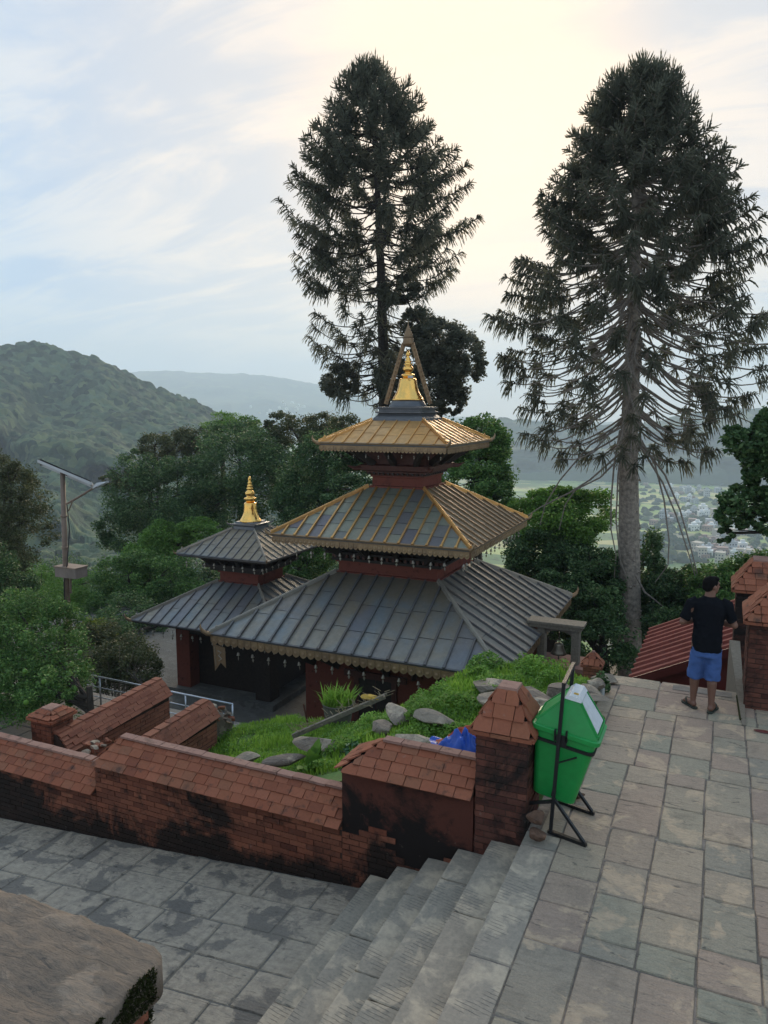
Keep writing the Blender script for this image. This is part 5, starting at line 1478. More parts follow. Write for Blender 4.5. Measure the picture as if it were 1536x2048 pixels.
h0, h1 = a1, at(214, 965, LY)
hd = (h1 - h0)
lh = obj('lamp_head', ([h0 + Vector((0, -.05, -.03)), h0 + Vector((0, .05, -.03)), h0 + hd * .45 + Vector((0, .12, -.02)), h1 + Vector((0, .07, 0)), h1 + Vector((0, -.07, 0)), h0 + hd * .45 + Vector((0, -.12, -.02)),
      h0 + Vector((0, -.04, .04)), h0 + Vector((0, .04, .04)), h0 + hd * .45 + Vector((0, .10, .07)), h1 + Vector((0, .05, .03)), h1 + Vector((0, -.05, .03)), h0 + hd * .45 + Vector((0, -.10, .07))],
     [(5, 4, 3, 2, 1, 0), (6, 7, 8, 9, 10, 11)] + [(i, (i + 1) % 6, 6 + (i + 1) % 6, 6 + i) for i in range(6)]), M['lampgrey'], lt)
obj('lens', hexa([h0 + hd * .4 + Vector((0, -.08, -.035)), h1 + Vector((-.04, -.05, -.02)), h1 + Vector((-.04, .05, -.02)), h0 + hd * .4 + Vector((0, .08, -.035)), h0 + hd * .4 + Vector((0, -.08, -.02)), h1 + Vector((-.04, -.05, -.005)), h1 + Vector((-.04, .05, -.005)), h0 + hd * .4 + Vector((0, .08, -.02))]), M['flap'], lh)
bx0, bx1 = at(119, 1132, LY), at(161, 1156, LY)
bxo = obj('battery_box', box(bx0.x, bx1.x, LY - .16, LY + .24, bx1.z, bx0.z), M['box_metal'], lt)
obj('box_lid', box(bx0.x - .02, bx1.x + .02, LY - .18, LY + .26, bx0.z, bx0.z + .03), M['galv'], bxo)
obj('cable', tube([at(134, 1010, LY - .1), at(139, 1060, LY - .1), at(134, 1130, LY - .12), at(128, 1165, LY - .1), at(129, 1200, LY - .1), at(135, 1235, LY - .1)], .014, 6), M['iron'], lt)
obj('box_bracket', join(bar(at(141, 1158, LY), at(141, 1185, LY), .04), bar(at(134, 1185, LY), at(143, 1185, LY), .04)), M['galv'], lt)

# ================================================================== PERSON
def ellip(c, r, seg=16, rings=10, rot=None):
    V, F = [], []
    for i in range(rings + 1):
        ph = math.pi * i / rings
        for k in range(seg):
            a = 2 * math.pi * k / seg
            v = Vector((r[0] * math.sin(ph) * math.cos(a), r[1] * math.sin(ph) * math.sin(a), r[2] * math.cos(ph)))
            if rot: v = rot @ v
            V.append(Vector(c) + v)
    for i in range(rings):
        for k in range(seg): F.append((i * seg + k, (i + 1) * seg + k, (i + 1) * seg + (k + 1) % seg, i * seg + (k + 1) % seg))
    return V, F
def remesh(o, vox, sm=4):
    m_ = o.modifiers.new('remesh', 'REMESH'); m_.mode = 'VOXEL'; m_.voxel_size = vox; m_.use_smooth_shade = True
    s_ = o.modifiers.new('smooth', 'SMOOTH'); s_.iterations = sm; s_.factor = .5
    return o
pr = bpy.data.objects.new('person', None); COL.objects.link(pr)
pr.location = (-.055, 9.86, .012); pr.rotation_euler = (0, 0, R(8))
tag(pr, 'man in black t-shirt, blue shorts and flip-flops seen from behind, looking right', 'person')
def plink(name, VF, mat, vox=None, sm=4, smooth=True, par=None):
    o = bpy.data.objects.new(name, mdata(name, VF[0], VF[1], mat, smooth)); COL.objects.link(o); o.parent = par or pr
    if vox: remesh(o, vox, sm)
    return o
HR = Matrix.Rotation(R(-62), 3, 'Z')      # the head looks to the right
hc = Vector((.015, .02, 1.585))
def H(v): return hc + HR @ Vector(v)
parts = [loft([(0, 0, .84, .14, .10), (0, 0, .95, .15, .11), (0, 0, 1.1, .145, .10), (0, 0, 1.25, .17, .11), (0, 0, 1.36, .175, .10), (0, .0, 1.42, .10, .07), (0, .01, 1.46, .06, .06)]),
         tube([(0, 0, 1.42), (.008, .012, 1.50), (.012, .018, 1.56)], [.068, .060, .060], 12),
         ellip(H((0, -.005, .02)), (.076, .095, .098), rot=HR), ellip(H((0, .030, -.035)), (.058, .062, .066), rot=HR), ellip(H((0, .058, -.075)), (.032, .028, .028), rot=HR),
         tube([H((0, .088, .02)), H((0, .108, -.018)), H((0, .098, -.03))], [.010, .016, .012], 8), ellip(H((0, .088, -.053)), (.024, .014, .010), rot=HR),
         ellip(H((0, .082, .034)), (.055, .016, .010), rot=HR)]
for s in (-1, 1): parts.append(ellip(H((s * .078, -.005, -.01)), (.012, .020, .032), rot=HR))
sh, el, wr = {}, {}, {}
for s in (-1, 1):
    sh[s] = Vector((s * .185, 0, 1.375)); el[s] = Vector((s * .295, -.02, 1.115)); wr[s] = Vector((s * .10, .235, 1.10))
    parts.append(tube([sh[s], sh[s].lerp(el[s], .5), el[s], el[s].lerp(wr[s], .35), wr[s]], [.062, .055, .043, .046, .028], 12))
    parts.append(ellip(el[s], (.043, .043, .043)))
    # palm and fingers curled round the ledge edge
    pd = Vector((-s * .35, .85, -.15)).normalized(); ps = Vector((s * .9, .4, 0)).normalized()
    pcn = wr[s] + pd * .05
    parts.append(ellip(pcn, (.042, .052, .022)))
    for f in range(4):
        b0 = pcn + pd * .035 + ps * (.030 - .02 * f); L_ = (.062, .075, .07, .055)[f]
        parts.append(tube([b0 - pd * .02, b0 + pd * L_ * .5, b0 + pd * L_ * .8 + Vector((0, 0, -.025)), b0 + pd * L_ * .85 + Vector((0, 0, -.05))], [.011, .010, .009, .007], 8))
    parts.append(tube([pcn - pd * .01 - ps * .03, pcn - ps * .055 + pd * .015, pcn - ps * .06 + pd * .04], [.013, .011, .009], 8))
feet = {-1: Vector((-.115, .075, 0)), 1: Vector((.085, -.035, 0))}
yawf = {-1: R(28), 1: R(-24)}
for s in (-1, 1):
    hp = Vector((s * .085, 0, .88)); f = feet[s]; kn = Vector((f.x * .95, f.y * .6 + .025, .475)); an = Vector((f.x, f.y - .02, .085))
    parts.append(tube([hp, hp.lerp(kn, .5), kn, kn.lerp(an, .3) + Vector((0, -.015, 0)), kn.lerp(an, .75), an, an + Vector((0, 0, -.05))], [.095, .080, .056, .060, .042, .034, .036], 14))
    fr_ = Matrix.Rotation(yawf[s], 3, 'Z')
    FP = lambda x, y, z: Vector((f.x, f.y - .02, 0)) + fr_ @ Vector((x, y, z))
    parts.append(ellip(FP(0, -.02, .045), (.034, .040, .035), rot=fr_))
    parts.append(tube([FP(0, -.02, .045), FP(0, .08, .045), FP(0, .145, .036)], [.036, .036, .034], 10))
    for k in range(5):
        parts.append(tube([FP(-.032 + .016 * k, .14, .032), FP(-.036 + .018 * k, .19 - abs(k - (1 if s > 0 else 3)) * .007, .028)], [.012, .009], 7))
plink('body', join(*parts), M['skin'], .0085, 3)
hair = join(ellip(H((0, -.018, .034)), (.084, .098, .088), rot=HR), ellip(H((0, -.050, -.005)), (.076, .066, .070), rot=HR), ellip(H((0, .035, .085)), (.066, .06, .034), rot=HR))
plink('hair', hair, M['hair'], .007, 2)
for s in (-1, 1): plink('eye', ellip(H((s * .030, .084, .012)), (.012, .006, .007), rot=HR), M['hair'])
shirt = [loft([(0, 0, .765, .178, .128), (0, 0, .80, .180, .132), (0, -.005, .95, .176, .130), (0, -.005, 1.08, .172, .122), (0, 0, 1.22, .190, .126), (0, 0, 1.33, .200, .122), (0, 0, 1.40, .165, .105), (0, .005, 1.445, .085, .078), (0, .008, 1.458, .074, .070)], 24)]
for s in (-1, 1):
    shirt.append(tube([sh[s] + Vector((-s * .05, 0, .015)), sh[s] + Vector((s * .02, 0, -.02)), sh[s].lerp(el[s], .55), sh[s].lerp(el[s], .86)], [.066, .070, .064, .064], 14))
def folds(o, size, st):
    tx = bpy.data.textures.new('cloth_folds', 'CLOUDS'); tx.noise_scale = size
    d_ = o.modifiers.new('folds', 'DISPLACE'); d_.texture = tx; d_.strength = st; d_.mid_level = .5
folds(plink('t_shirt', join(*shirt), M['tshirt'], .010, 5), .13, .035)
sho = [loft([(0, 0, .70, .172, .128), (0, 0, .78, .170, .126), (0, 0, .86, .160, .12), (0, 0, .90, .15, .11)], 24)]
for s in (-1, 1):
    f = feet[s]; hp = Vector((s * .085, 0, .80)); kn = Vector((f.x * .98, f.y * .6 + .02, .395))
    sho.append(tube([hp, hp.lerp(kn, .4), hp.lerp(kn, .8), kn], [.092, .098, .094, .098], 18))
folds(plink('shorts', join(*sho), M['shorts'], .010, 3), .09, .03)
for s in (-1, 1):
    f = feet[s]; fr_ = Matrix.Rotation(yawf[s], 3, 'Z'); FP = lambda x, y, z: Vector((f.x, f.y - .02, 0)) + fr_ @ Vector((x, y, z))
    outl = [(.0, -.075), (.032, -.06), (.038, -.01), (.034, .05), (.044, .12), (.044, .17), (.02, .215), (-.02, .215), (-.044, .17), (-.044, .12), (-.034, .05), (-.038, -.01), (-.032, -.06)]
    sd = plink('flip_flop', prism([FP(x, y, -.010) for x, y in outl], (0, 0, 1), .020), M['rubber'], smooth=False)
    plink('strap', join(tube([FP(-.042, .06, .012), FP(-.032, .10, .068), FP(.0, .145, .070), FP(0, .16, .05)], [.008, .010, .009, .006], 6), tube([FP(.042, .06, .012), FP(.032, .10, .068), FP(.0, .145, .070)], [.008, .010, .009], 6)), M['rubber'], par=sd)

# ================================================================== VEGETATION
def lobes_cloud(lobes, n, seed, clumps=34, cr=.30, shell=.72):
    n = int(n * 1.45); clumps = int(clumps * 1.5); cr = cr * 1.18
    """leaf centres: clumps spread over each lobe, leaves inside clumps"""
    r = np.random.default_rng(seed)
    vol = np.array([(l[3] * l[4] * l[5]) ** (2 / 3) for l in lobes]); vol /= vol.sum()
    out = []
    for l, f in zip(lobes, vol):
        k = max(8, int(clumps * len(lobes) * f)); nn = int(n * f)
        d = r.normal(size=(k, 3)); d[:, 2] = np.where(d[:, 2] < -.5, d[:, 2] * .6, d[:, 2]); d /= np.linalg.norm(d, axis=1)[:, None]
        rad = shell + (1 - shell) * r.uniform(0, 1, k) ** .5; rad *= r.uniform(.86, 1.12, k)
        cc = d * rad[:, None]
        w = r.uniform(.4, 1.6, k); idx = r.choice(k, nn, p=w / w.sum())
        crr = cr * r.uniform(.5, 1.3, k)[idx]
        e = r.normal(size=(nn, 3)); e /= np.linalg.norm(e, axis=1)[:, None]; e *= (r.uniform(0, 1, nn) ** .45)[:, None]
        e[:, 2] *= .8
        P = cc[idx] + e * crr[:, None]
        out.append(P * np.array(l[3:6]) + np.array(l[:3]))
    return np.concatenate(out)
def tree(name, label, cat, lobes, n, mat, leaf=.16, lw=.6, trunk=None, tr=.2, seed=0, clumps=34, cr=.30, group=None, bark=None, parts=None, shell=.72):
    top = max(lobes, key=lambda l: l[2] + l[5])
    bx, by = trunk if trunk else (lobes[0][0], lobes[0][1])
    gz = float(terr(bx, by)) if trunk is None or True else 0
    zt = sum(l[2] for l in lobes) / len(lobes)
    gz = min(gz, zt - 1)
    t = thing(name, label, cat, (bx, by, gz), group)
    V, Q = leafcloud(lobes_cloud(lobes, n, seed, clumps, cr, shell), leaf, leaf * lw, seed)
    npobj('crown', V, Q, mat, t)
    r = random.Random(seed)
    vs = [tube([(bx, by, gz), (bx + r.uniform(-.2, .2), by, (gz + zt) / 2), (bx + r.uniform(-.1, .1), by, zt)], [tr * 1.3, tr, tr * .6], 9)]
    for l in lobes:
        s = Vector((bx, by, zt - r.uniform(.2, .6) * min(2, (zt - gz) * .3))); e = Vector(l[:3]) + Vector((0, 0, l[5] * .3))
        m_ = s.lerp(e, .5) + Vector((r.uniform(-.2, .2), r.uniform(-.2, .2), .1))
        vs.append(tube([s, m_, e], [tr * .45, tr * .3, tr * .12], 6))
        for k in range(4):
            q = e + Vector((r.uniform(-1, 1) * l[3], r.uniform(-1, 1) * l[4], r.uniform(-.3, .9) * l[5])) * .7
            vs.append(tube([m_.lerp(e, .6), q], [tr * .14, tr * .05], 5))
    obj('trunk', join(*vs), bark or M['bark_dark'], t)
    return t
def L(px, py, y, rx, ry, dep=None):
    """crown lobe: centre seen at (px, py), depth y, radii given in photograph pixels"""
    P = at(px, py, y); k = (P - Vector((0, 0, EYE))).length / FOC * 1.02
    a, b = rx * k, ry * k
    return (P.x, P.y, P.z, a, dep or (a + b) / 2, b)
G = 'trees and shrubs on the slope behind the temples'
tree('dark_tree', 'dark green broad tree left of the golden pinnacle, nearest the blue hill', 'tree', [L(300, 1000, 36, 85, 80), L(255, 1060, 35, 48, 55), L(370, 1010, 36, 70, 80), L(300, 935, 37, 55, 38)], 30000, M['leaf_dark'], .15, seed=1)
tree('brown_tree', 'olive-brown tree with upright twigs rising above the dark broad tree', 'tree', [L(310, 893, 42, 32, 26), L(365, 890, 42, 34, 30), L(225, 962, 36, 22, 16), L(272, 965, 36, 30, 26), L(400, 895, 42, 30, 35)], 12000, M['leaf_brown'], .15, seed=2)
tree('green_tree', 'large deep green tree behind the small golden pinnacle', 'tree', [L(480, 945, 37, 100, 80), L(430, 1030, 35, 70, 60), L(560, 980, 37, 80, 80), L(470, 880, 40, 60, 40), L(520, 900, 39, 60, 35)], 36000, M['leaf_dark'], .15, seed=3)
tree('feathery_tree', 'light feathery tree top standing against the far blue ridge', 'tree', [L(445, 845, 42, 42, 20), L(490, 850, 42, 36, 18), L(530, 862, 42, 30, 18)], 6500, M['leaf_light'], .13, lw=.4, seed=4, clumps=26, shell=.4)
tree('purple_tree', 'dull green tree with a faint pinkish top left of the large temple', 'tree', [L(600, 868, 41, 60, 34), L(650, 860, 40, 50, 34), L(560, 850, 42, 30, 22), L(690, 880, 38, 45, 45)], 16000, M['leaf_brown'], .14, seed=5)
tree('green_tree', 'deep green tree touching the left side of the gilded top roof', 'tree', [L(640, 950, 33, 75, 70), L(690, 920, 32, 60, 55), L(600, 1000, 32, 55, 50), L(700, 990, 29, 50, 40)], 26000, M['leaf_dark'], .14, seed=6)
tree('light_tree', 'light green tree with yellowish tip above the left eave of the small temple', 'tree', [L(345, 1090, 32, 50, 40), L(320, 1070, 32, 30, 30), L(400, 1070, 32, 45, 30), L(290, 1120, 31, 50, 40)], 22000, M['leaf_light'], .13, seed=7)
tree('green_tree', 'bushy green tree below the blue hill and left of the small temple roof', 'tree', [L(260, 1160, 27, 60, 50), L(330, 1165, 27, 60, 50), L(215, 1230, 25, 40, 40), L(270, 1195, 27, 50, 34)], 26000, M['leaf_mid'], .12, seed=8)
tree('green_tree', 'small bushy tree showing between the two temples', 'tree', [L(610, 1120, 30, 45, 40), L(650, 1100, 30, 40, 40), L(590, 1150, 29, 30, 30)], 11000, M['leaf_mid'], .12, seed=9)
tree('broadleaf_tree', 'grey-green broadleaf tree directly behind the golden spire', 'tree', [L(880, 690, 33, 52, 48), L(925, 720, 33, 42, 55), L(835, 650, 33, 34, 34), L(870, 770, 33, 48, 55), L(800, 580, 33, 40, 26), L(900, 800, 33, 30, 30), L(790, 760, 33, 40, 40), L(680, 765, 33, 36, 34)], 34000, M['needle'], .15, seed=10, clumps=60, cr=.22)
tree('green_tree', 'mid green tree just right of the gilded top roof', 'tree', [L(960, 885, 31, 55, 50), L(985, 930, 31, 45, 60), L(940, 980, 29, 60, 50), L(900, 900, 31, 40, 50), L(1000, 1000, 29, 35, 40)], 28000, M['leaf_mid'], .13, seed=11)
tree('bright_tree', 'yellow-green topped tree between the large temple roof and the tall conifer trunk', 'tree', [L(1110, 1000, 28, 52, 26), L(1075, 1025, 28, 50, 40), L(1160, 1030, 28, 60, 45), L(1110, 1060, 27, 70, 50)], 24000, M['leaf_light'], .12, seed=12)
tree('dark_tree', 'dark tree filling the slope under the yellow-green topped tree', 'tree', [L(1150, 1135, 26, 75, 50), L(1080, 1110, 26, 60, 50), L(1195, 1150, 25, 45, 60), L(1110, 1190, 24, 70, 40), L(1190, 1230, 23.5, 50, 50)], 30000, M['leaf_dark'], .12, seed=13)
tree('shrub_tree', 'low leafy tree immediately right of the tall conifer trunk', 'tree', [L(1330, 1200, 26, 50, 55), L(1380, 1180, 26, 45, 40), L(1300, 1140, 26.5, 24, 70), L(1400, 1225, 25, 40, 40), L(1340, 1255, 24, 40, 30)], 22000, M['leaf_dark'], .11, seed=14)
tree('shrub_tree', 'pale-flecked leafy tree behind the man\'s head', 'tree', [L(1440, 1170, 25, 50, 40), L(1490, 1150, 25, 36, 34), L(1420, 1215, 24, 36, 34), L(1540, 1140, 25, 40, 30)], 18000, M['leaf_mid'], .11, seed=15)
tree('dark_tree', 'dark rounded tree at the left edge, upper part against the hill', 'tree', [L(10, 1010, 22, 60, 70), L(50, 1060, 22, 50, 50), L(-40, 950, 22, 60, 50), L(0, 1120, 21, 50, 50), L(20, 970, 22, 40, 40)], 24000, M['leaf_brown'], .10, seed=16)
tree('dark_tree', 'very dark low tree at the left edge above the fruit tree', 'tree', [L(0, 1170, 18, 50, 50), L(30, 1200, 18, 45, 45), L(-30, 1130, 18, 40, 50)], 14000, M['leaf_dark'], .09, seed=17)
tree('bamboo', 'yellow-green clump of bamboo behind the lamp post', 'bamboo', [L(85, 1195, 27, 62, 55), L(120, 1230, 25, 60, 55), L(70, 1160, 28, 45, 22), L(175, 1175, 29, 55, 30), L(190, 1230, 26, 40, 50)], 26000, M['leaf_light'], .17, lw=.22, seed=18)
ft = tree('fruit_tree', 'glossy dark green citrus tree with green fruit standing behind the left coping', 'fruit tree', [L(40, 1280, 12, 75, 75), L(105, 1330, 11.5, 62, 70), L(50, 1370, 11, 80, 55), L(-10, 1330, 11.5, 60, 90), L(120, 1260, 12.5, 45, 45), L(95, 1405, 10.6, 55, 32), L(20, 1215, 12.5, 40, 35), L(30, 1410, 10.4, 55, 25), L(130, 1370, 10.8, 34, 40)], 38000, M['leaf_mid'], .072, lw=.5, seed=19, trunk=(-11.6, 10.9), tr=.10)
for (px, py, y) in ((50, 1343, 10.2), (88, 1363, 10.2), (150, 1378, 10.8), (160, 1305, 11.2), (52, 1405, 10.0)):
    P_ = at(px, py, y); obj('fruit', ellip(P_, (.052, .052, .055), 12, 8), M['leaf_light'], ft, smooth=True)
tree('shrub', 'straggly shrub with bare stems left of the courtyard', 'shrub', [L(250, 1320, 16, 46, 50), L(215, 1330, 15.5, 42, 45), L(280, 1340, 15.5, 34, 40), L(215, 1290, 16.5, 36, 40), L(160, 1300, 16, 30, 45)], 15000, M['leaf_brown'], .075, seed=20, trunk=(-13.4, 14.6), tr=.05, cr=.35)
tree('yellow_shrub', 'bright yellow-green leafy bush above the straggly shrub', 'shrub', [L(190, 1262, 17, 30, 20), L(205, 1285, 17, 28, 22), L(172, 1258, 17, 18, 14)], 4200, M['leaf_yellow'], .08, seed=21, tr=.03)
vs = []
for k in range(16):
    a = at(215 + k * 2.5, 1400, 15.2); b = at(175 + k * 8, 1290 + (k % 4) * 22, 15.2)
    vs.append(tube([a, a.lerp(b, .5) + Vector((rnd.uniform(-.08, .08), 0, .05)), b], [.018, .012, .006], 5))
sb = obj('bare_stems', join(*vs), M['twig'], label='fan of pale bare stems rising through the straggly shrub', cat='shrub')
tree('overhanging_tree', 'leafy branches hanging in from the right edge above the valley', 'tree', [L(1500, 885, 15, 40, 26), L(1475, 865, 15, 18, 12), L(1520, 925, 15, 30, 34), L(1500, 1000, 15, 42, 24), L(1470, 1035, 15, 26, 24), L(1530, 960, 15, 26, 40), L(1452, 1072, 15, 12, 14), L(1462, 1010, 15, 14, 10), L(1530, 1040, 15, 24, 22), L(1560, 880, 15, 40, 60)], 11000, M['leaf_dark'], .10, lw=.7, seed=22, trunk=(3.6, 15), tr=.12, clumps=18, cr=.34)
tree('dark_tree', 'dark undergrowth in the hollow under the conifer behind the bell frame', 'tree', [L(1200, 1290, 22.5, 60, 50), L(1300, 1300, 27, 50, 60), L(1130, 1240, 24, 50, 40), L(1230, 1200, 27, 60, 60), L(1060, 1170, 26, 50, 60)], 24000, M['leaf_dark'], .11, seed=23)
tree('dark_tree', 'dark trees between the small temple and the left slope', 'tree', [L(330, 1290, 24.5, 40, 30), L(215, 1300, 20, 50, 60), L(380, 1220, 27, 60, 40), L(300, 1270, 23.5, 40, 30), L(255, 1225, 23, 50, 34), L(225, 1250, 21, 40, 36)], 15000, M['leaf_dark'], .10, seed=24)
for i in range(14):       # wood on the slope that continues left, right and below
    px = 30 + i * 118 + rnd.uniform(-30, 30); y = 44 + (i % 3) * 7
    z0_ = 1060 if px < 700 else 1085
    if 150 < px < 260: continue
    if px > 1290: y = 40
    tree('slope_tree', 'dark wood tree lower on the slope, seen in the gaps between nearer trees', 'tree', [L(px, z0_ + 110, y, 60, 50), L(px + 40, z0_ + 130, y, 50, 50), L(px - 40, z0_ + 140, y - 2, 50, 50)], 9000, M['leaf_dark'], .2, seed=60 + i, group='trees lower on the slope')

# ---- tall conifers with bottle-brush branches
def conifer(name, label, trunk_pts, trad, env, zt, zb, seed, nbr, tip_rise=(.35, -.75), cover=(.75, .22), blen=(.42, .55), extra=None, dens=46, wid=.05, knobs=True, gap=None, bark=None, inset=.32, fork=.5, mint=26):
    r = np.random.default_rng(seed)
    tp = [Vector(p) for p in trunk_pts]
    t = thing(name, label, 'tree', tp[0])
    zs = [p.z for p in tp]
    def axis(z):
        return Vector((float(np.interp(z, zs, [p.x for p in tp])), float(np.interp(z, zs, [p.y for p in tp])), z))
    tv = [tube([axis(z) for z in np.linspace(zs[0], zs[-1], 26)], [trad * (1 - .88 * q ** 1.3) for q in np.linspace(0, 1, 26)], 16)]
    if knobs:
        for i in range(260):
            z = zs[0] + (zt - zs[0]) * r.uniform(0, .62); a = r.uniform(0, 6.28); q = (z - zs[0]) / (zs[-1] - zs[0])
            rad = trad * (1 - .88 * q ** 1.3); d = Vector((math.cos(a), math.sin(a), -.1)); c = axis(z) + d * rad * .9
            tv.append(tube([c, c + d * r.uniform(.04, .11)], [.05, .015], 6))
    obj('trunk', join(*tv), bark or M['bark'], t)
    BV = []; B0 = []; BD = []; BL = []; BG = []
    ez = [e[0] for e in env]; er = [e[1] for e in env]
    for i in range(nbr):
        q = ((i + r.uniform(0, 1)) / nbr) ** 1.38
        z_tip = zt - (zt - zb) * q ** .92
        if gap and any(g0 < z_tip < g1 and r.random() < pr_ for g0, g1, pr_ in gap): continue
        a = i * 2.399963 + r.uniform(-.35, .35)
        Rm = max(.2, float(np.interp(z_tip, ez, er)) - inset * min(1., float(np.interp(z_tip, ez, er)) / 3.2)) * (r.uniform(.84, 1.05) if q < .35 else r.uniform(.55, 1.07))
        if Rm < .15: Rm = .15
        rise = tip_rise[0] + (tip_rise[1] - tip_rise[0]) * q ** .8 + r.uniform(-.12, .12)
        za = z_tip - rise * Rm
        za = min(za, zs[-1] - .1)
        d = Vector((math.cos(a), math.sin(a), 0)); s_ = Vector((-d.y, d.x, 0)); bend = r.uniform(-.12, .12) * Rm
        A = axis(za)
        n = 12; pts = []
        for k in range(n + 1):
            u_ = k / n
            # leaves trunk level-ish, sags, lifts at the tip
            zz = za + (z_tip - za) * (u_ ** 1.25) - math.sin(math.pi * u_) * Rm * (.06 + .10 * q) + max(0, u_ - .8) * Rm * .30
            wob = math.sin(u_ * 7 + i) * .03 * Rm
            pts.append(A + d * Rm * u_ + s_ * (bend * u_ * u_ + wob) + Vector((0, 0, zz - za)))
        br = .034 * (1 if Rm > 1.5 else .7)
        cov = cover[0] + (cover[1] - cover[0]) * min(1, q * 1.35) + r.uniform(-.08, .08)
        cov = min(max(cov, .10), .95)
        todo = [(pts, br, cov, Rm)]
        if q > .12 and r.random() < fork:      # a side bough leaves the outer third
            k0_ = int(r.integers(5, 9)); sg = 1 if r.random() < .5 else -1; L2 = Rm * r.uniform(.22, .38)
            d2 = (d * math.cos(.7) + s_ * sg * math.sin(.7)).normalized(); c0 = pts[k0_]
            p2 = [c0 + d2 * L2 * (k / 6) + Vector((0, 0, L2 * (-.18 * math.sin(math.pi * k / 6) + rise * .6 * k / 6 + .15 * (k / 6) ** 3))) for k in range(7)]
            todo.append((p2, br * .55, min(.9, cov * 2.4), L2))
        for (pp, b_r, cv_, RR) in todo:
            n_ = len(pp) - 1
            BV.append(tube(pp, [b_r * (1 - .65 * k / n_) + .004 for k in range(n_ + 1)], 5))
            Lc = cv_ * RR
            m_ = int(max(mint, dens * min(Lc, 3.2) * r.uniform(.75, 1.2)))
            uu = 1 - cv_ * r.uniform(0, 1, m_) ** 1.05
            P = np.array([tuple(p) for p in pp]); f = uu * n_; k0 = np.minimum(f.astype(int), n_ - 1); fr = (f - k0)[:, None]
            base = P[k0] * (1 - fr) + P[k0 + 1] * fr
            tg_ = P[k0 + 1] - P[k0]; tg_ /= np.linalg.norm(tg_, axis=1)[:, None]
            rn = r.normal(size=(m_, 3)); rn -= tg_ * (rn * tg_).sum(1)[:, None]; rn /= np.linalg.norm(rn, axis=1)[:, None]
            dr = rn * .9 + tg_ * (r.uniform(.05, .6, m_) + .5 * (uu > 1 - cv_ * .12))[:, None]; dr /= np.linalg.norm(dr, axis=1)[:, None]
            B0.append(base); BD.append(dr)
            ll = (blen[0] + (blen[1] - blen[0]) * q) * r.uniform(.85, 1.1)
            BL.append(ll * r.uniform(.75, 1.1, m_) * (.72 + .28 * np.clip((1 - uu) / max(cv_, .01) * 3, 0, 1)))
            BG.append(np.full(m_, -.30 - .45 * q) + r.uniform(-.2, .2, m_) + (.85 if q < .4 else 0) * (1 - q / .4))
    for pts in (extra or []):
        BV.append(tube(pts, [.035 * (1 - .7 * k / (len(pts) - 1)) + .003 for k in range(len(pts))], 5))
    tag(obj('branches', join(*BV), M['bark_dark'] if not extra else M['bark_br'], t), kind='stuff')
    b = np.concatenate(B0); d = np.concatenate(BD); l = np.concatenate(BL)[:, None]; gv = np.concatenate(BG)[:, None]
    nb = len(b); S = 6
    side = np.cross(d, r.normal(size=(nb, 3))); side /= np.linalg.norm(side, axis=1)[:, None] + 1e-9
    nr2 = np.cross(d, side)
    VV = []
    W = [wid * .45, wid, wid * .55, wid * 1.0, wid * .5, wid * .8, .003]
    rows_a, rows_b = [], []
    for k in range(S + 1):
        u_ = k / S
        c = b + d * l * u_ + np.array([0, 0, 1.]) * gv * l * u_ * u_
        rows_a.append(np.stack([c - side * W[k] * .5, c + side * W[k] * .5], 1))
        rows_b.append(np.stack([c - nr2 * W[k] * .5, c + nr2 * W[k] * .5], 1))
    V1 = np.stack(rows_a, 1).reshape(-1, 3); V2 = np.stack(rows_b, 1).reshape(-1, 3)
    i0 = (np.arange(nb) * 2 * (S + 1))[:, None] + (np.arange(S) * 2)[None, :]
    i0 = i0.ravel(); Q = np.stack([i0, i0 + 1, i0 + 3, i0 + 2], 1)
    npobj('foliage', np.concatenate([V1, V2]), np.concatenate([Q, Q + len(V1)]), M['needle'], t)
    return t
M['bark_br'] = m_simple('grey_brown_branch', (.22, .185, .15), .9, 0, 9, .3)
# right-hand tree
D = 25.3
pxm = lambda px, y: px * (y / .914) / FOC
tr_pts = [at(1262, 1345, D) + Vector((0, 0, -.8)), at(1258, 1100, D), at(1257, 900, D), at(1266, 700, D), at(1270, 500, D), at(1276, 300, D), at(1283, 142, D)]
zr_ = lambda py: at(1270, py, D).z
env = [(zr_(1000), pxm(150, D)), (zr_(900), pxm(190, D)), (zr_(780), pxm(280, D)), (zr_(700), pxm(285, D)), (zr_(640), pxm(268, D)), (zr_(560), pxm(235, D)), (zr_(440), pxm(200, D)), (zr_(350), pxm(158, D)), (zr_(300), pxm(132, D)), (zr_(240), pxm(102, D)), (zr_(190), pxm(82, D)), (zr_(160), pxm(58, D)), (zr_(140), pxm(26, D))]
ex = []
def E_(*pp, y=D - .5): ex.append([at(a, b, y) for a, b in pp])
E_((1248, 900), (1180, 960), (1140, 985), (1080, 1015), (1050, 1035), (1030, 1060))
E_((1250, 905), (1200, 955), (1150, 980), (1130, 1010), (1118, 1060))
E_((1240, 860), (1228, 930), (1222, 1000), (1222, 1060), (1232, 1110), (1228, 1160))
E_((1245, 870), (1236, 950), (1232, 1040), (1240, 1120), (1256, 1165))
E_((1285, 890), (1330, 950), (1360, 1020), (1380, 1090), (1395, 1150), (1403, 1190))
E_((1285, 900), (1325, 965), (1352, 1030), (1378, 1110), (1400, 1185))
E_((1282, 880), (1310, 930), (1328, 1000), (1338, 1080), (1336, 1130), (1310, 1165))
E_((1278, 700), (1262, 760), (1252, 830), (1240, 880), (1233, 940))
E_((1262, 640), (1254, 720), (1250, 790), (1262, 850))
E_((1270, 1150), (1290, 1185), (1310, 1200), (1328, 1215))
E_((1280, 700), (1350, 760), (1420, 800), (1480, 835), (1540, 862))
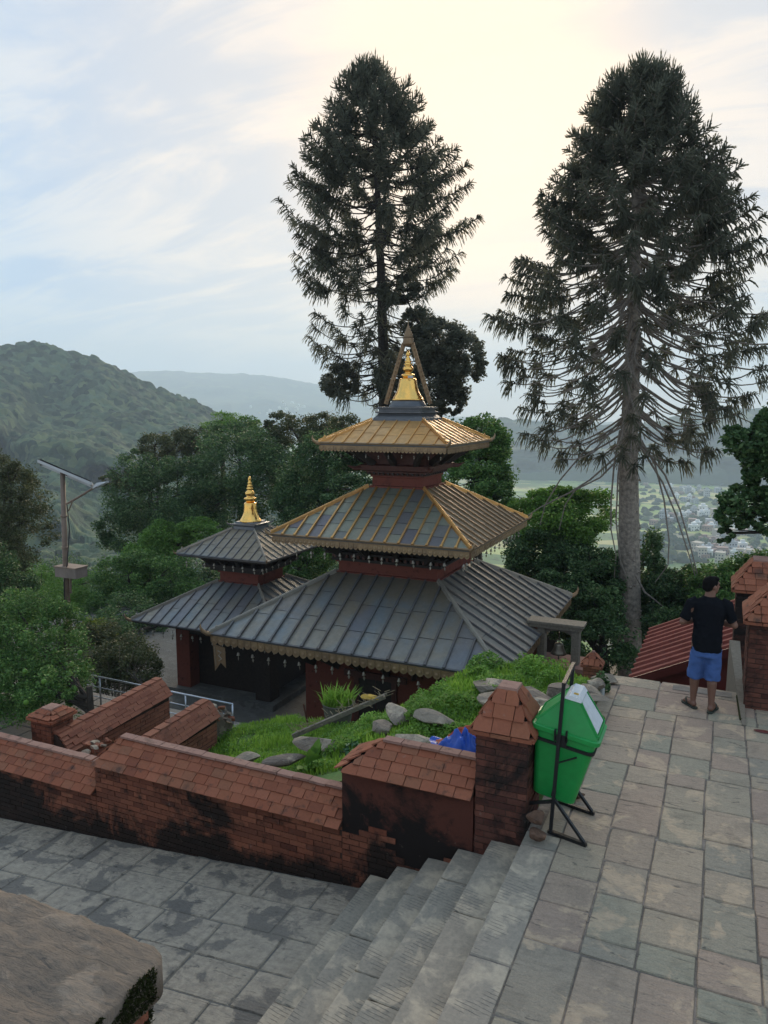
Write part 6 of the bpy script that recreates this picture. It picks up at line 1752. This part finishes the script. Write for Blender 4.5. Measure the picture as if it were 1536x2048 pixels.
E_((1250, 850), (1180, 890), (1120, 960), (1090, 1010), (1080, 1050))
conifer('bunya_pine', 'tall rounded conifer at right with bare lower trunk and long drooping branches', tr_pts, .40, env, zr_(146), zr_(935), 101, 360, tip_rise=(.20, -.52), cover=(.62, .11), extra=ex, dens=95, blen=(.36, .36), wid=.040)
D2 = 34
t2 = [at(775, 1100, D2), at(772, 900, D2), at(768, 750, D2), at(762, 550, D2), at(753, 330, D2), at(737, 130, D2)]
z2_ = lambda py: at(757, py, D2).z
env2 = [(z2_(830), pxm(175, D2)), (z2_(760), pxm(140, D2)), (z2_(700), pxm(150, D2)), (z2_(620), pxm(170, D2)), (z2_(585), pxm(90, D2)), (z2_(550), pxm(190, D2)), (z2_(500), pxm(198, D2)), (z2_(420), pxm(212, D2)), (z2_(350), pxm(182, D2)), (z2_(300), pxm(160, D2)), (z2_(250), pxm(130, D2)), (z2_(200), pxm(95, D2)), (z2_(150), pxm(50, D2)), (z2_(125), pxm(14, D2))]
conifer('bunya_pine', 'tall rounded conifer behind the large temple with gaps between its tiers of branches', t2, .36, env2, z2_(130), z2_(790), 202, 270, tip_rise=(.26, -.05), cover=(.72, .22), dens=70, blen=(.46, .50), wid=.050, gap=[(z2_(640), z2_(560), .72), (z2_(420), z2_(395), .5)], knobs=False, bark=M['bark_dark'])

# ================================================================== VALLEY TOWN
def house_mesh(k):
    r = random.Random(k)
    w, d, h = r.uniform(6, 10), r.uniform(6, 10), r.choice((4, 7, 10))
    V, F = box(-w / 2, w / 2, -d / 2, d / 2, 0, h)
    parts = [(V, F), box(-w / 2 - .3, w / 2 + .3, -d / 2 - .3, d / 2 + .3, h, h + .5)]
    if r.random() < .6: parts.append(box(-w / 4, w / 4, -d / 4, d / 4, h + .5, h + 3))
    win = []
    for fl in range(int(h // 3)):
        for i in range(3):
            x = -w / 2 + (i + .5) * w / 3; win.append(box(x - .6, x + .6, -d / 2 - .08, -d / 2 + .02, fl * 3 + 1, fl * 3 + 2.3))
    a = join(*parts); b = join(*win)
    k0 = len(a[1])
    VF = join(a, b)
    me = mdata('house', VF[0], VF[1], [M[['h_white', 'h_cream', 'h_pink', 'h_blue'][k % 4]], M['solar_cell']])
    for i, p_ in enumerate(me.polygons): p_.material_index = 0 if i < k0 else 1
    return me
M['h_white'] = m_simple('white_house_paint', (.80, .80, .78), .9, 0, .2, .1)
M['h_cream'] = m_simple('cream_house_paint', (.50, .44, .36), .9, 0, .2, .1)
M['h_pink'] = m_simple('brick_house', (.30, .20, .17), .9, 0, .2, .1)
M['h_blue'] = m_simple('blue_house_paint', (.42, .44, .46), .9, 0, .2, .1)
hm = [house_mesh(k) for k in range(8)]
cl_px = [(1370, 1000), (1395, 1030), (1420, 1055), (1440, 1080), (1500, 1060), (1410, 1110), (1330, 1040), (1450, 1110), (1345, 985), (1500, 1110), (1400, 985), (1310, 960), (1475, 970)]
for i in range(125):
    cpx = rnd.choice(cl_px)
    px = cpx[0] + rnd.gauss(0, 17); py = cpx[1] + rnd.gauss(0, 6)
    if py > 1128 or py < 948: continue
    a = (px - 768) / FOC; b = (1024 - py) / FOC
    h_ = math.cos(PITCH) + b * math.sin(PITCH); z = -math.sin(PITCH) + b * math.cos(PITCH)
    t_ = (-150 - EYE) / z
    x = (-math.sin(YAW) * h_ + math.cos(YAW) * a) * t_; y = (math.cos(YAW) * h_ + math.sin(YAW) * a) * t_
    o = bpy.data.objects.new('house', hm[rnd.randrange(8)]); COL.objects.link(o)
    o.location = (x, y, -150.5); o.rotation_euler = (0, 0, rnd.uniform(-.6, .6)); s = rnd.uniform(.8, 1.25); o.scale = (s, s, s)
    tag(o, 'small flat-roofed house among the fields of the valley town', 'house', 'houses of the valley town')
for i in range(46):      # specks of houses at the foot of the far hills
    px = rnd.choice((rnd.uniform(490, 620), rnd.uniform(1030, 1120), rnd.uniform(1380, 1536))); py = rnd.uniform(806, 832) if px < 700 else rnd.uniform(925, 958)
    dist = 2900 if px < 700 else 1800
    P_ = at(px, py, dist)
    o = bpy.data.objects.new('far_house', hm[rnd.choice((0, 4, 1))]); COL.objects.link(o)
    o.location = P_; o.scale = (1.3, 1.3, 1.3)
    tag(o, 'pale speck of a house at the foot of the hazy far hills', 'house', 'far houses below the blue hills')
# trees between fields
V = []
r = np.random.default_rng(5)
px = r.uniform(1270, 1560, 420); py = r.uniform(965, 1125, 420)
C = []
for a_, b_ in zip(px, py):
    a = (a_ - 768) / FOC; b = (1024 - b_) / FOC
    h_ = math.cos(PITCH) + b * math.sin(PITCH); z = -math.sin(PITCH) + b * math.cos(PITCH); t_ = (-150 - EYE) / z
    C.append(((-math.sin(YAW) * h_ + math.cos(YAW) * a) * t_, (math.cos(YAW) * h_ + math.sin(YAW) * a) * t_, -149))
C = np.array(C)
VV, QQ = [], []
ev, ef = ellip((0, 0, 0), (1, 1, 1), 7, 5)
ev = np.array([tuple(v) for v in ev]); ef = np.array(ef)
for k, c in enumerate(C):
    s = r.uniform(2.5, 5.5); VV.append(ev * (1 + .2 * r.normal(size=ev.shape)) * np.array([s * 1.3, s, s * .9]) + c); QQ.append(ef + k * len(ev))
npobj('field_trees', np.concatenate(VV), np.concatenate(QQ), M['far_forest'], kind='stuff')
